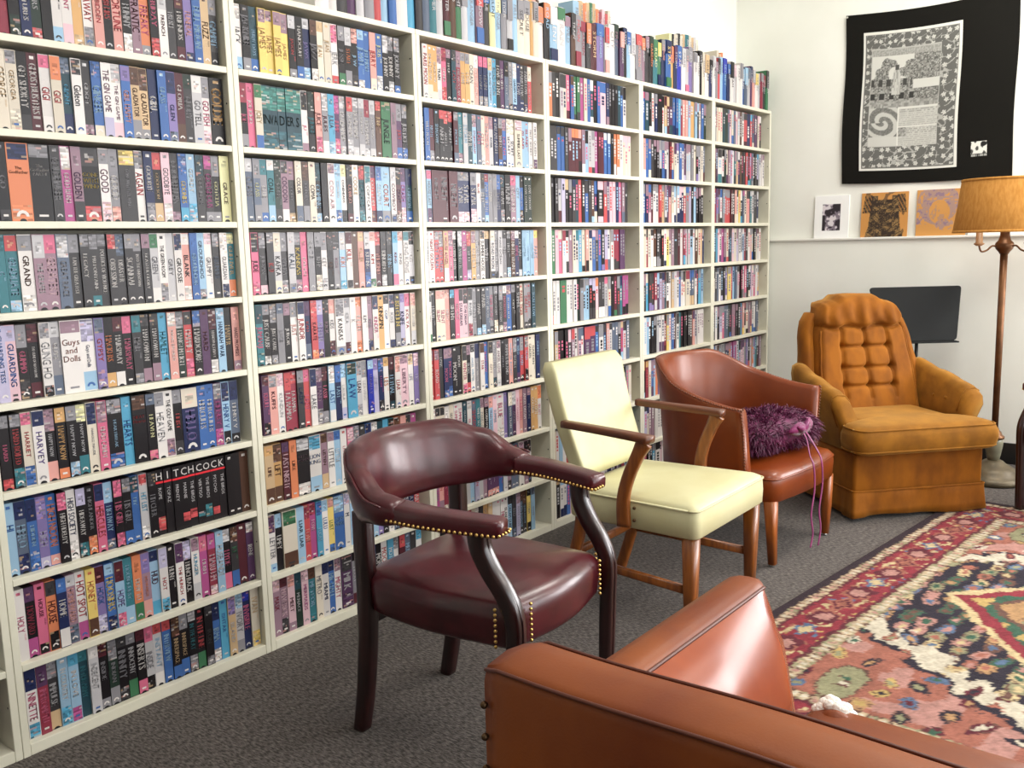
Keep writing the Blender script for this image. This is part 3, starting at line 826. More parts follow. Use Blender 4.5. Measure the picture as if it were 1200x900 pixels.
def book(x, w, h, d, z0, yf, sp, r, label, group):
    """upright book: case with spine, page block and printed spine"""
    base = shade(LP[sp['base']], r.uniform(.9, 1.06))
    c = MB()
    t = min(.003, w * .12)
    c.box((-w / 2, .004, 0), (-w / 2 + t, d, h), base)
    c.box((w / 2 - t, .004, 0), (w / 2, d, h), base)
    n = 6
    pr = [(-w / 2 + w * i / n, .004 - .005 * math.sin(math.pi * i / n)) for i in range(n + 1)]
    for (xa, ya), (xb, yb) in zip(pr, pr[1:]):
        c.face([(xa, ya, 0), (xb, yb, 0), (xb, yb, h), (xa, ya, h)], base, True)
        c.face([(xa, ya, h), (xb, yb, h), (xb, .008, h), (xa, .008, h)], base)
        c.face([(xa, .008, 0), (xb, .008, 0), (xb, yb, 0), (xa, ya, 0)], base)
    o = c.build('book', M_PRINT, None, True)
    o.location = (x, yf, z0 + .0002)
    tag(o, label, 'book', group)
    p = MB()
    p.box((-w / 2 + t + .0002, .0082, .003), (w / 2 - t - .0002, d - .004, h - .003))
    p.build('page_block', M_PAPER, o)
    s = MB()
    e = -.0016
    if sp['top']:
        a = r.uniform(.2, .45)
        s.box((-w * .46, e, h * (1 - a)), (w * .46, .003, h * .99), LP[sp['top']])
    if sp['bot']:
        s.box((-w * .46, e, h * .03), (w * .46, .003, h * r.uniform(.15, .35)), LP[sp['bot']])
    tc = LP[sp['txt']] if sp['title'] else LP['lg' if sum(base) < 1 else 'gy']
    T = sp['title'] or r.choice(WORDS)
    sz = min(w * .7, h * .55 / text_len(T))
    put_text(s, T, (-.35 * sz, e - .0006, h * r.uniform(.8, .92)), (0, 0, -1), (1, 0, 0), sz, tc)
    s.build('spine_print', M_PRINT, o, True, stuff=True)
    return o


br_ = random.Random(8)
x = bx
SECT = ['over second full bookcase', 'over third full bookcase', 'over fourth full bookcase', 'over fifth full bookcase', 'over bookcase by back wall']
secs = {}
front = []
for s in specs:
    w = s['w'] * unit_w
    front.append((x + w / 2, w - .0006, s))
    x += w
for (xc, w, s) in front:
    sec = min(4, max(0, int((xc - UNIT_X[2]) / PITCH)))
    secs.setdefault(sec, []).append((xc, w, s))
for sec, L in secs.items():
    for i, (xc, w, s) in enumerate(L):
        wide = 'wide ' if s['w'] > 1.3 else ''
        book(xc, w, br_.uniform(.196, .232) if sec > 0 else br_.uniform(.215, .245), br_.uniform(.105, .112), SH[0], .012 + br_.uniform(-.004, .006), s, br_,
             '%s%s book, %s from left in front row on top, %s' % (wide, PAL[s['base']][1], ORD[i + 1], SECT[sec]), 'front row of books on top of the bookcases')
# second row standing on the riser behind
BACK = [(2.95, 'sa ta bk go cr dg ta sa pp cr ta or ta go sa br'.split(), .236), (3.62, 'lb*1.8 ta*1.3 or ta gn ta or cm pp rd cr'.split(), .20), (4.15, 'ta ta py*1.6 py*1.4 cr'.split(), .12),
        (4.50, 'py bk cr*1.6 bk cr ta te*1.8 cr ta lg cr'.split(), .205), (5.05, 'cr ta or'.split(), .17)]
gi = 0
for x, L, hh in BACK:
    gi += 1
    for i, c in enumerate(L):
        sp = parse(c)
        w = sp['w'] * .026
        nm = PAL[sp['base']][1]
        book(x + w / 2, w - .0006, hh * br_.uniform(.9, 1.05), .085, SH[0] + .13, .136, sp, br_,
             '%s book, %s from left in %s cluster of the raised back row on top' % (nm, ORD[i + 1], ORD[gi]), 'raised back row of books')
        x += w

# ------------------------------------------------------------------ furniture helpers
def lerp(a, b, t):
    return a + (b - a) * t


def interp(tab, x):
    """piecewise smooth table lookup"""
    if x <= tab[0][0]:
        return tab[0][1]
    for (a, u), (b, v) in zip(tab, tab[1:]):
        if x <= b:
            t = (x - a) / (b - a)
            t = t * t * (3 - 2 * t)
            return lerp(u, v, t)
    return tab[-1][1]


def smooth_path(pts, n=6):
    """Catmull-Rom through pts"""
    P = [Vector(p) for p in pts]
    out = []
    for i in range(len(P) - 1):
        p0, p1, p2, p3 = P[max(i - 1, 0)], P[i], P[i + 1], P[min(i + 2, len(P) - 1)]
        for k in range(n):
            t = k / n
            out.append(0.5 * ((2 * p1) + (p2 - p0) * t + (2 * p0 - 5 * p1 + 4 * p2 - p3) * t * t + (3 * p1 - p0 - 3 * p2 + p3) * t ** 3))
    out.append(P[-1])
    return out


def rounded_poly(corners, rad, n=5):
    """plan outline with rounded corners; corners list of (x, y), rad number or list"""
    out = []
    m = len(corners)
    for i in range(m):
        p = Vector((*corners[i], 0))
        a = Vector((*corners[i - 1], 0))
        b_ = Vector((*corners[(i + 1) % m], 0))
        r = rad[i] if isinstance(rad, (list, tuple)) else rad
        da, db = (a - p).normalized(), (b_ - p).normalized()
        s, e = p + da * r, p + db * r
        for k in range(n + 1):
            t = k / n
            q = (1 - t) ** 2 * s + 2 * t * (1 - t) * p + t * t * e
            out.append((q.x, q.y))
    return out


def inset(outline, d, c=None):
    cx = sum(p[0] for p in outline) / len(outline)
    cy = sum(p[1] for p in outline) / len(outline)
    w = max(abs(p[0] - cx) for p in outline)
    h = max(abs(p[1] - cy) for p in outline)
    return [(cx + (x - cx) * max(0.01, 1 - d / w), cy + (y - cy) * max(0.01, 1 - d / h)) for x, y in outline]


def cushion(mb, outline, levels, dome=0.0):
    """levels: list of (z, inset); last one closes the top with a slight dome"""
    rings = [[(x, y, z) for x, y in inset(outline, d)] for z, d in levels]
    mb.loft(rings)


def nail_row(mb, pts, r=0.0045, gap=0.013, nrm=None):
    P = [Vector(p) for p in pts]
    acc = 0.0
    nxt = 0.0
    for a, b_ in zip(P, P[1:]):
        L = (b_ - a).length
        while nxt <= acc + L and L > 0:
            q = a + (b_ - a) * ((nxt - acc) / L)
            mb.ball(q, r, 6, 4)
            nxt += gap
        acc += L


# ------------------------------------------------------------------ burgundy captain's chair
def burgundy_chair(label, loc, rz, group=None):
    t = thing('captain_chair', label, 'chair', loc, rz, group)
    s = MB()
    ol = rounded_poly([(-.212, -.245), (0, -.285), (.212, -.245), (.232, .0), (.195, .225), (-.195, .225), (-.232, .0)], [.03, .10, .03, .1, .07, .07, .1])
    cushion(s, ol, [(.335, .012), (.345, .002), (.36, 0), (.40, -.004), (.425, -.002), (.443, .012), (.455, .04), (.463, .085), (.469, .14), (.472, .20), (.473, .24)])
    s.build('seat', M_BURG, t)
    # wrap-round back
    bk = MB()
    rings = []
    N = 44
    for i in range(N + 1):
        th = math.radians(lerp(-98, 98, i / N))
        a = abs(math.degrees(th))
        zt = interp([(0, .770), (38, .768), (62, .735), (84, .682), (104, .663)], a)
        zb = interp([(0, .575), (50, .580), (80, .602), (104, .616)], a)
        zm, hh = (zt + zb) / 2, (zt - zb) / 2
        thk = interp([(0, .030), (60, .034), (104, .034)], a)
        lean = interp([(0, .045), (60, .03), (104, 0)], a)
        ring = []
        for k in range(16):
            q = 2 * math.pi * k / 16
            cx, cy = math.cos(q), math.sin(q)
            cx = math.copysign(abs(cx) ** .7, cx)
            cy = math.copysign(abs(cy) ** .7, cy)
            rr = thk * cx + lean * (cy * .5 + .5)
            z = zm + hh * cy
            ring.append(((.268 + rr) * math.sin(th), .045 + (.205 + rr) * math.cos(th), z))
        rings.append(ring)
    bk.loft(rings)
    bo = bk.build('backrest', M_BURG, t)
    for sx in (-1, 1):
        pp = MB()
        pts = []
        for a in range(40, 93, 4):
            th = math.radians(a) * sx
            zt = interp([(0, .770), (38, .768), (62, .735), (84, .682), (104, .663)], a) - .012
            pts.append(((.268 + .033 + .02) * math.sin(th), .045 + (.205 + .053) * math.cos(th), zt))
        pp.tube(pts, .0035, 6)
        pp.build('piping', M_BURG, bo)
    for sx in (-1, 1):
        ar = MB()
        path = smooth_path([(sx * .264, .035, .640), (sx * .264, -.05, .638), (sx * .246, -.15, .634), (sx * .222, -.240, .630)], 6)
        n = len(path)
        ar.tube(path, 0, 16, flat=[(lerp(.036, .030, i / (n - 1)) * (1 if i < n - 1 else .8), lerp(.025, .021, i / (n - 1)) * (1 if i < n - 1 else .8)) for i in range(n)])
        ao = ar.build('armrest', M_BURG, t)
        nl = MB()
        low = []
        for side in (1, -1):
            row = []
            for i in range(n):
                hw = lerp(.036, .030, i / (n - 1)) + .001
                row.append((path[i].x + side * hw, path[i].y, path[i].z - .013))
            nail_row(nl, row)
        nail_row(nl, [(path[-1].x - .026, path[-1].y - .002, path[-1].z - .012), (path[-1].x + .026, path[-1].y - .002, path[-1].z - .012)])
        nl.build('nailhead_trim', M_BRASS, ao, stuff=True)
        # front post and leg in one curved piece
        pg = MB()
        pts = smooth_path([(sx * .232, -.175, .620), (sx * .230, -.180, .575), (sx * .227, -.205, .525), (sx * .225, -.240, .475), (sx * .224, -.262, .42), (sx * .222, -.262, .33), (sx * .220, -.258, .17), (sx * .218, -.255, 0)], 5)
        n = len(pts)
        pg.tube(pts, 0, 12, flat=[(lerp(.021, .019, i / n), lerp(.024, .017, i / n)) for i in range(n)], up=(0, 1, 0))
        po = pg.build('leg', M_MAHOG, t)
        bd = MB()
        bd.tube([(p.x, p.y - lerp(.022, .016, i / n), p.z) for i, p in enumerate(pts)], .0045, 6)
        bd.build('bead', M_MAHOG, po)
        nl = MB()
        nail_row(nl, [(sx * .238, -.218, .44), (sx * .238, -.218, .345)], .0045, .0125)
        nail_row(nl, [(sx * .166, -.268, .44), (sx * .166, -.268, .345)], .0045, .0125)
        nl.build('nailhead_trim', M_BRASS, t, stuff=True)
        rl = MB()
        pts = smooth_path([(sx * .186, .255, 0), (sx * .187, .232, .12), (sx * .189, .215, .27), (sx * .192, .208, .40), (sx * .198, .205, .50), (sx * .198, .205, .60)], 5)
        rl.tube(pts, 0, 12, flat=[(.020, lerp(.019, .024, min(1, p.z / .3))) for p in pts], up=(0, 1, 0))
        rl.build('leg', M_MAHOG, t)
    rb = MB()
    rb.bbox((-.175, .195, .30), (.175, .218, .345), .004)
    rb.build('seat_rail', M_MAHOG, t)
    return t


burgundy_chair('burgundy leather captain chair with brass nailheads, nearest the camera', (1.745, -.82, 0), math.radians(5))

# ------------------------------------------------------------------ cream vinyl armchair with wooden arms
t = thing('wood_arm_chair', 'cream vinyl chair with flat wooden arms between two leather chairs', 'chair', (2.735, -.815, 0), math.radians(1))
s = MB()
ol = rounded_poly([(-.262, -.25), (.262, -.25), (.238, .235), (-.238, .235)], .03)
cushion(s, ol, [(.340, .006), (.346, 0), (.39, -.002), (.425, 0), (.438, .006), (.446, .02), (.452, .06), (.456, .14), (.457, .22)])
so = s.build('seat', M_CREAM, t)
p = MB()
p.tube([(x, y, .431) for x, y in inset(ol, -.001)] + [(ol[0][0], ol[0][1], .431)], .0035, 6)
p.build('piping', M_CREAM, so)
b_ = MB()
rings = []
N = 14
for i in range(N + 1):
    v = i / N
    z = lerp(.475, .850, v)
    y = lerp(.205, .325, v) + .012 * math.sin(v * math.pi)
    hw = lerp(.205, .222, v)
    th = .030
    if i in (0, N):
        hw -= .012
        th = .018
    ring = []
    for (x, yy) in rounded_poly([(-hw, -th), (hw, -th), (hw, th), (-hw, th)], min(.014, th * .7), 3):
        bow = .022 * (1 - (x / .222) ** 2)
        ring.append((x, y + yy + bow, z - .012 * (x / .222) ** 2 * (1 - v)))
    rings.append(ring)
b_.loft(rings)
b_.build('backrest', M_CREAM, t)
for sx in (-1, 1):
    a = MB()
    path = smooth_path([(sx * .244, .245, .655), (sx * .248, .12, .650), (sx * .256, .0, .645), (sx * .262, -.092, .640)], 5)
    n = len(path)
    a.tube(path, 0, 12, flat=[(lerp(.019, .026, i / (n - 1)), .0125) for i in range(n)])
    a.build('armrest', M_OAKD, t)
    g = MB()
    path = smooth_path([(sx * .262, -.070, .630), (sx * .265, -.045, .58), (sx * .268, -.015, .51), (sx * .273, .0, .44), (sx * .274, -.002, .352)], 5)
    n = len(path)
    g.tube(path, 0, 12, flat=[(.0115, interp([(0, .027), (.25, .021), (.6, .021), (1, .024)], i / (n - 1))) for i in range(n)], up=(0, 1, 0))
    go_ = g.build('arm_support', M_OAK, t)
    for z in (.375, .415):
        sc = MB()
        sc.ball((sx * .268, -.036, z), .006, 8, 5)
        sc.build('screw', M_NAIL, go_)
    l = MB()
    l.tube([(sx * .228, -.212, 0), (sx * .230, -.214, .17), (sx * .230, -.215, .34)], 0, 14, flat=[(.0155, .0155), (.021, .021), (.025, .025)], up=(0, 1, 0))
    l.build('leg', M_OAK, t)
    l = MB()
    l.tube(smooth_path([(sx * .198, .300, 0), (sx * .200, .245, .17), (sx * .202, .205, .34), (sx * .190, .232, .50)], 4), 0, 12, flat=(.017, .019), up=(0, 1, 0))
    l.build('leg', M_OAK, t)
    r_ = MB()
    r_.tube([(sx * .228, -.21, .165), (sx * .204, .235, .185)], 0, 10, flat=(.010, .014))
    r_.build('stretcher', M_OAK, t)
r_ = MB()
r_.tube([(-.20, .238, .20), (.20, .238, .20)], 0, 10, flat=(.010, .014))
r_.build('stretcher', M_OAK, t)

# ------------------------------------------------------------------ tan leather tub chair
t = thing('tub_chair', 'tan leather tub chair with nail trim holding a purple cushion', 'chair', (3.555, -.72, 0), math.radians(-3))
s = MB()
ol = rounded_poly([(-.285, -.285), (0, -.31), (.285, -.285), (.27, .05), (.18, .24), (-.18, .24), (-.27, .05)], [.06, .12, .06, .1, .1, .1, .1])
cushion(s, ol, [(.255, .012), (.262, 0), (.32, -.004), (.352, -.002), (.368, .012), (.378, .04), (.384, .09), (.388, .16), (.389, .23)])
so = s.build('seat', M_TAN, t)
p = MB()
p.tube([(x, y, .348) for x, y in inset(ol, -.002)], .004, 6)
p.build('piping', M_TAN, so)
PATH = []       # plan of the shell: straight arms and a round back
for i in range(49):
    th = math.radians(lerp(-128, 128, i / 48))
    a = abs(math.degrees(th))
    if a <= 90:
        PATH.append((.275 * math.sin(th), .03 + .26 * math.cos(th), a))
    else:
        PATH.append((math.copysign(.275 + (a - 90) * .0004, th), .03 - (a - 90) / 38 * .215, a))


def tub_rim(a):
    k = max(0.0, (a - 38) / 90)
    return .768 - .148 * (1 - (1 - min(1, k)) ** 1.7) * min(1, k * 3) ** .5


sh = MB()
rings = []
for i, (x, y, a) in enumerate(PATH):
    x2, y2, _ = PATH[min(i + 1, 48)]
    x1, y1, _ = PATH[max(i - 1, 0)]
    tx, ty = x2 - x1, y2 - y1
    L = math.hypot(tx, ty)
    nx, ny = -ty / L, tx / L                      # outward
    if nx * x + ny * (y - 0) < 0:
        nx, ny = -nx, -ny
    zr = tub_rim(a)
    ring = []
    zl = .245
    for (off, z) in [(.030, zl), (.034, lerp(zl, zr, .35)), (.050, lerp(zl, zr, .75)), (.066, zr - .018), (.062, zr - .005), (.050, zr), (.036, zr - .003), (.026, zr - .02), (.012, lerp(zl, zr, .75)), (-.010, lerp(zl, zr, .35)), (-.012, zl)]:
        ring.append((x + nx * off, y + ny * off, z))
    rings.append(ring)
sh.loft(rings)
sho = sh.build('backrest', M_TAN, t)
nl = MB()
for idx in (0, 48):
    ring = rings[idx]
    nail_row(nl, [(p_[0], p_[1] - .001, p_[2]) for p_ in ring[:6]], .004, .012)
nail_row(nl, [r[4] for r in rings], .004, .012)
nl.build('nailhead_trim', mat('tan_nail', '#6a3a20', 0.6), sho, stuff=True)
for sx in (-1, 1):
    l = MB()
    l.tube([(sx * .243, -.262, .010), (sx * .255, -.262, .14), (sx * .258, -.258, .262)], 0, 12, flat=[(.015, .015), (.019, .019), (.024, .024)], up=(0, 1, 0))
    lo = l.build('leg', M_TANLEG, t)
    g = MB()
    g.lathe([(.0001, 0), (.009, 0), (.011, .006), (.006, .0105), (.0001, .0105)], 10, (sx * .243, -.262, 0))
    g.build('glide', M_METALGL, lo)
    l = MB()
    l.tube([(sx * .165, .275, 0), (sx * .165, .235, .14), (sx * .165, .205, .262)], 0, 12, flat=[(.014, .014), (.019, .019), (.022, .022)], up=(0, 1, 0))
    l.build('leg', M_TANLEG, t)

# shaggy purple cushion lying on it
t = thing('shaggy_cushion', 'purple shaggy cushion with ribbons lying on the tan tub chair', 'cushion', (3.575, -.815, .392), math.radians(-14))
cr_ = random.Random(3)
c = MB()
NU, NV = 28, 14
rings = []


def cush_pt(u, v):
    """u round, v from bottom to top"""
    th = 2 * math.pi * u
    ph = lerp(-math.pi / 2, math.pi / 2, v)
    e = .55
    cx = math.copysign(abs(math.cos(th)) ** e, math.cos(th))
    cy = math.copysign(abs(math.sin(th)) ** e, math.sin(th))
    k = max(.03, math.cos(ph)) ** .8
    return Vector((.232 * cx * k, .125 * cy * k - .0, .078 + .074 * math.sin(ph)))


for j in range(NV + 1):
    rings.append([cush_pt(i / NU, j / NV) for i in range(NU)])
c.loft(rings)
c.build('cover', M_PURPLE, t)
f = MB()
for _ in range(4800):
    u, v = cr_.random(), cr_.uniform(.12, .97)
    p0 = cush_pt(u, v)
    nrm = (p0 - Vector((0, 0, .078)))
    nrm.z *= 2.2
    nrm.normalize()
    d = (nrm + Vector((cr_.uniform(-.9, .9), cr_.uniform(-.9, .9), cr_.uniform(-.9, .4)))).normalized()
    L = cr_.uniform(.022, .050)
    side = d.cross(Vector((cr_.uniform(-1, 1), cr_.uniform(-1, 1), cr_.uniform(-1, 1)))).normalized() * cr_.uniform(.0012, .0026)
    p1 = p0 + d * L * .55
    p2 = p0 + d * L + Vector((0, 0, -.3 * L))
    if p2.z < .004:
        p2.z = .004
    if p1.z < .004:
        p1.z = .004
    f.raw([p0 - side, p0 + side, p1 + side * .8, p1 - side * .8, p2], [(0, 1, 2, 3), (3, 2, 4)], sm=False)
f.build('shag_fibre', M_PURPLE, t, stuff=True)
for (px_, py_, s_, ang) in [(.00, -.132, .046, .3), (.055, -.130, .050, 1.0), (.095, -.118, .044, 2.0), (.02, -.140, .034, 2.8)]:
    pe = MB()
    rows = []
    for i in range(7):
        a = i / 6
        hw = s_ * math.sin(math.pi * (a * .86 + .07)) * .62
        q = Vector((px_, py_ - .016 - .010 * math.sin(math.pi * a), .105))
        du = Vector((math.cos(ang), -.1, math.sin(ang) * .8))
        dv = Vector((-math.sin(ang) * .8, 0, math.cos(ang)))
        b0 = q + du * (a - .5) * s_ * 2
        rows.append([b0 - dv * hw, b0 - Vector((0, .004, 0)), b0 + dv * hw, b0 + Vector((0, .001, 0))])
    pe.loft(rows)
    pe.build('ribbon_petal', M_PETAL, t)
ang_ = math.radians(14)


def to_cushion(x, y, z):
    dx, dy = x - 3.575, y + .815
    return (math.cos(ang_) * dx - math.sin(ang_) * dy, math.sin(ang_) * dx + math.cos(ang_) * dy, z - .392)


for k, (dx, zb) in enumerate([(3.50, .035), (3.585, .020)]):
    rb_ = MB()
    pts = smooth_path([to_cushion(*q) for q in [(3.56 + k * .04, -.955, .50), (3.56 + k * .03, -.99, .46), (dx + .01, -1.026, .402), (dx, -1.046, .365), (dx + .012, -1.047, .27), (dx - .012, -1.045, .17), (dx + .010, -1.045, .09), (dx - .008, -1.043, zb)]], 6)
    rb_.tube(pts, 0, 8, flat=(.0045, .0018), up=(0, 1, 0))
    rb_.build('ribbon', M_PETAL, t)

# ------------------------------------------------------------------ gold velvet recliner
t = thing('recliner', 'gold velvet tufted recliner in the corner by the back wall', 'armchair', (4.51, -.984, 0), math.radians(-42))
# base with front panel and skirt
b_ = MB()
b_.bbox((-.315, -.335, .085), (.315, .33, .300), .018, 3)
b_.build('base', M_VELVET, t)
k = MB()
rings = []
sk = rounded_poly([(-.318, -.345), (.318, -.345), (.318, .335), (-.318, .335)], .015, 3)
pts2 = []
m_ = len(sk)
for i in range(m_):
    a, b2 = sk[i], sk[(i + 1) % m_]
    d = math.hypot(b2[0] - a[0], b2[1] - a[1])
    nn = max(1, int(d / .02))
    for j in range(nn):
        pts2.append((lerp(a[0], b2[0], j / nn), lerp(a[1], b2[1], j / nn)))
for z, fl in ((.130, 0), (.128, .004), (.09, .008), (.05, .014), (.018, .020)):
    ring = []
    for i, (x, y) in enumerate(pts2):
        w = 1 + fl * 1.1
        wob = fl * .35 * math.sin(i * .55) + fl * .25 * math.sin(i * .21 + 1)
        if z < .1 and x < -.25 and y < -.25:                   # corner of the skirt kicks out
            w += fl * 2.2
        ring.append((x * w + wob * (1 if x > 0 else -1) * .5, y * w - wob, z + (.006 * math.sin(i * .17) if z < .02 else 0)))
    rings.append(ring)
inner = [[(x * .985, y * .985, z) for x, y, z in r] for r in reversed(rings)]
k.loft(rings + inner, caps=False, loop=True)
ko = k.build('skirt', M_VELVET, t)
p = MB()
p.tube([(x * 1.004, y * 1.004, .131) for x, y in pts2] + [(pts2[0][0], pts2[0][1], .131)], .0045, 6)
p.build('piping', M_VELVET, ko)
for sx in (-1, 1):
    for y in (-.29, .28):
        z0 = .009 if (sx > 0 and y < 0) else 0.0          # this one stands on the rug
        ft = MB()
        ft.lathe([(.0001, z0), (.014, z0), (.016, .03), (.012, .086), (.0001, .086)], 10, (sx * .27, y, 0))
        ft.build('foot', M_BLACKMETAL, t)
# T cushion
s = MB()
ol = rounded_poly([(-.345, -.415), (.345, -.415), (.345, -.245), (.252, -.235), (.245, .16), (-.245, .16), (-.252, -.235), (-.345, -.245)], [.06, .06, .04, .02, .04, .04, .02, .04])
cushion(s, ol, [(.303, .03), (.308, .014), (.325, .002), (.355, -.004), (.385, -.002), (.408, .010), (.421, .03), (.428, .07), (.433, .14), (.436, .22)])
so = s.build('seat_cushion', M_VELVETW, t)
p = MB()
for z, d in ((.318, .005), (.412, .012)):
    q = inset(ol, d)
    p.tube([(x, y, z) for x, y in q] + [(*q[0], z)], .004, 6)
p.build('piping', M_VELVETW, so)
# back: a padded slab that narrows to the top, its front tufted
BZ0, BZ1 = .40, .925


def back_frame(v):
    z = lerp(BZ0, BZ1, v)
    y = .125 + (z - .40) * .30
    hw = interp([(0, .262), (.35, .258), (.62, .242), (.86, .222), (1.0, .205)], v)
    return z, y, hw


TU = (-.50, 0.0, .50)                  # columns of buttons
TV = (.245, .41, .60, .73)


def tuft(u, v):
    d = .0
    def seam(x, s):
        return math.exp(-(x / s) ** 2)
    if v < .755:
        inside = abs(u) < .54
        for c0 in TU:
            d -= .019 * seam(u - c0, .030) * (1 if v > .12 else .3)
        if inside:
            for r0 in TV[:3]:
                d -= .017 * seam(v - r0, .013)
            for c0 in TU:
                for r0 in TV[:3]:
                    d -= .018 * math.exp(-((u - c0) / .09) ** 2 - ((v - r0) / .035) ** 2)
        d += .012 * (1 - u * u)
    vs_ = .790 - .035 * (1 - u * u) - .012 * math.cos(u * 9.4)
    d -= .018 * seam(v - vs_, .016)
    if v > vs_:
        w = (v - vs_) / (1 - vs_)
        d += .030 * math.sin(math.pi * min(1, w * 1.02)) ** .6 + .006 * math.sin(u * 19 + 2.0 * math.sin(w * 3)) * math.sin(math.pi * min(1, w)) + .004 * math.sin(u * 11 + 1)
    return d


def crown(u, v):
    return max(0, (v - .7) / .3) * (.040 * interp([(0, 1), (.40, .92), (.62, .25), (.85, .0), (1, -.5)], abs(u)))


bk = MB()
NU, NV = 60, 84
vs, fs = [], []
for j in range(NV + 1):
    v = j / NV
    z, y, hw = back_frame(v)
    for i in range(NU + 1):
        u = lerp(-1, 1, i / NU)
        edge = max(0.0, (abs(u) - .86) / .14)
        top = max(0, (v - .965) / .035)
        yy = y - .075 - tuft(u, v) + .055 * edge ** 2 + .05 * top ** 2
        zz = z + crown(u, v)
        vs.append((u * hw, yy, zz))
for j in range(NV):
    for i in range(NU):
        a = j * (NU + 1) + i
        fs.append((a, a + 1, a + NU + 2, a + NU + 1))
# rear shell
nb = len(vs)
for j in range(NV + 1):
    v = j / NV
    z, y, hw = back_frame(v)
    for i in range(NU + 1):
        u = lerp(-1, 1, i / NU)
        vs.append((u * hw, y + .075 - .05 * max(0, (abs(u) - .8) / .2) ** 2, z + crown(u, v) - .004))
for j in range(NV):
    for i in range(NU):
        a = nb + j * (NU + 1) + i
        fs.append((a, a + NU + 1, a + NU + 2, a + 1))
    a, b2 = j * (NU + 1), nb + j * (NU + 1)
    fs.append((a, a + NU + 1, b2 + NU + 1, b2))
    a, b2 = a + NU, b2 + NU
    fs.append((a, b2, b2 + NU + 1, a + NU + 1))
for i in range(NU):
    a, b2 = NV * (NU + 1) + i, nb + NV * (NU + 1) + i
    fs.append((a, a + 1, b2 + 1, b2))
    a, b2 = i, nb + i
    fs.append((a, b2, b2 + 1, a + 1))
bk.raw(vs, fs)
bko = bk.build('backrest', M_VELVET, t)
for c0 in TU:
    for r0 in TV[:3]:
        if r0 == TV[0] and c0 != 0:
            continue
        z, y, hw = back_frame(r0)
        bt = MB()
        bt.ball((0, 0, 0), (.010, .007, .010), 10, 6)
        bo = bt.build('button', M_VELVETW, bko)
        bo.location = (c0 * hw, y - .075 - tuft(c0, r0) - .003, z)
p = MB()
for sx in (-1, 1):
    pts = []
    for j in range(0, int(NV * .78), 3):
        z, y, hw = back_frame(j / NV)
        pts.append((sx * hw * .93, y - .075 - tuft(.93, j / NV) + .012, z + crown(.93, j / NV)))
    p.tube(pts, .0045, 6)
p.build('piping', M_VELVET, bko)
# wings: outside back frame that shows beside the padded back
for sx in (-1, 1):
    w = MB()
    rings = []
    for j in range(13):
        v = j / 12
        z, y, hw = back_frame(v * .90)
        hw = hw + .004 - .03 * max(0, (v - .9) / .1)
        rings.append([(sx * hw, y - .02 - .03 * (1 - v), z), (sx * (hw + .035), y - .01 - .03 * (1 - v), z), (sx * (hw + .045), y + .05, z), (sx * (hw + .02), y + .085, z), (sx * hw, y + .085, z)][::sx])
    w.loft(rings)
    w.build('wing', M_VELVET, t)
# arms
for sx in (-1, 1):
    a = MB()
    rings = []
    for i in range(15):
        v = i / 14
        y = lerp(.20, -.245, v)
        zt = interp([(0, .640), (.4, .600), (.8, .565), (1, .535)], v)
        out = interp([(0, .05), (.6, .065), (1, .060)], v)
        if i == 14:
            zt -= .014
        x0 = .256
        prof = [(x0, .30), (x0 + .062, .30), (x0 + .075, .40), (x0 + .05 + out, zt - .05), (x0 + .045 + out, zt - .012), (x0 + .022 + out, zt), (x0 + .015 + out * .5, zt - .004), (x0 + .006 + out * .3, zt - .03), (x0, .44)]
        rings.append([(sx * x, y, z) for x, z in prof][::sx])
    a.loft(rings)
    ao = a.build('arm', M_VELVETW, t)
    p = MB()
    p.tube([rings[-2][i] for i in (range(2, 9) if sx > 0 else range(0, 7))], .0045, 6)
    p.build('piping', M_VELVETW, ao)
    for y in (-.02, -.11):
        bt = MB()
        bt.ball((0, 0, 0), (.006, .010, .010), 10, 6)
        bo = bt.build('button', M_VELVETW, ao)
        bo.location = (sx * .256 + sx * .012, y, .485)

# ------------------------------------------------------------------ leather club chair in the foreground, seen from behind
t = thing('club_chair', 'brown leather club chair seen from behind in the foreground', 'armchair', (1.25, -1.955, 0))


def world_part(mb, name, m, parent=t, **kw):
    o = mb.build(name, m, parent, **kw)
    return o


CX, CY = 1.25, -1.955
bk = MB()
rings = []
YL, YR = -1.583 - CY, -2.327 - CY
N = 26
for i in range(N + 1):
    v = i / N
    y = lerp(YL, YR, v)
    e = min(v, 1 - v) * (YL - YR)
    rr = 0.010 * max(0, 1 - e / .012) ** 2
    sag = -.006 * math.sin(v * math.pi * 3) * .4
    prof = [(.870 + rr, .10), (.866 + rr, .40), (.866 + rr, .694 - rr), (.871 + rr, .707 - rr + sag), (.884, .713 - rr + sag), (.925, .719 - rr + sag), (.962, .714 - rr + sag), (.980 - rr, .705 - rr + sag), (.988 - rr, .687 - rr), (1.03 - rr, .42), (1.03 - rr, .10)]
    rings.append([(x - CX, y, z) for x, z in prof])
bk.loft(rings)
bko = world_part(bk, 'backrest', M_CLUB)
p = MB()
p.tube([(r[3][0] - .0015, r[3][1], r[3][2] + .0015) for r in rings], .003, 6)
p.tube([(r[7][0] + .001, r[7][1], r[7][2] + .0015) for r in rings], .003, 6)
p.build('piping', M_CLUBDK, bko)
nl = MB()
for z in [.655 - .045 * k for k in range(12)]:
    nl.ball((.868 - CX, YL - .005, z), .0055, 8, 5)
    nl.ball((.868 - CX, YR + .005, z), .0055, 8, 5)
nl.build('nailhead_trim', M_NAIL, bko, stuff=True)
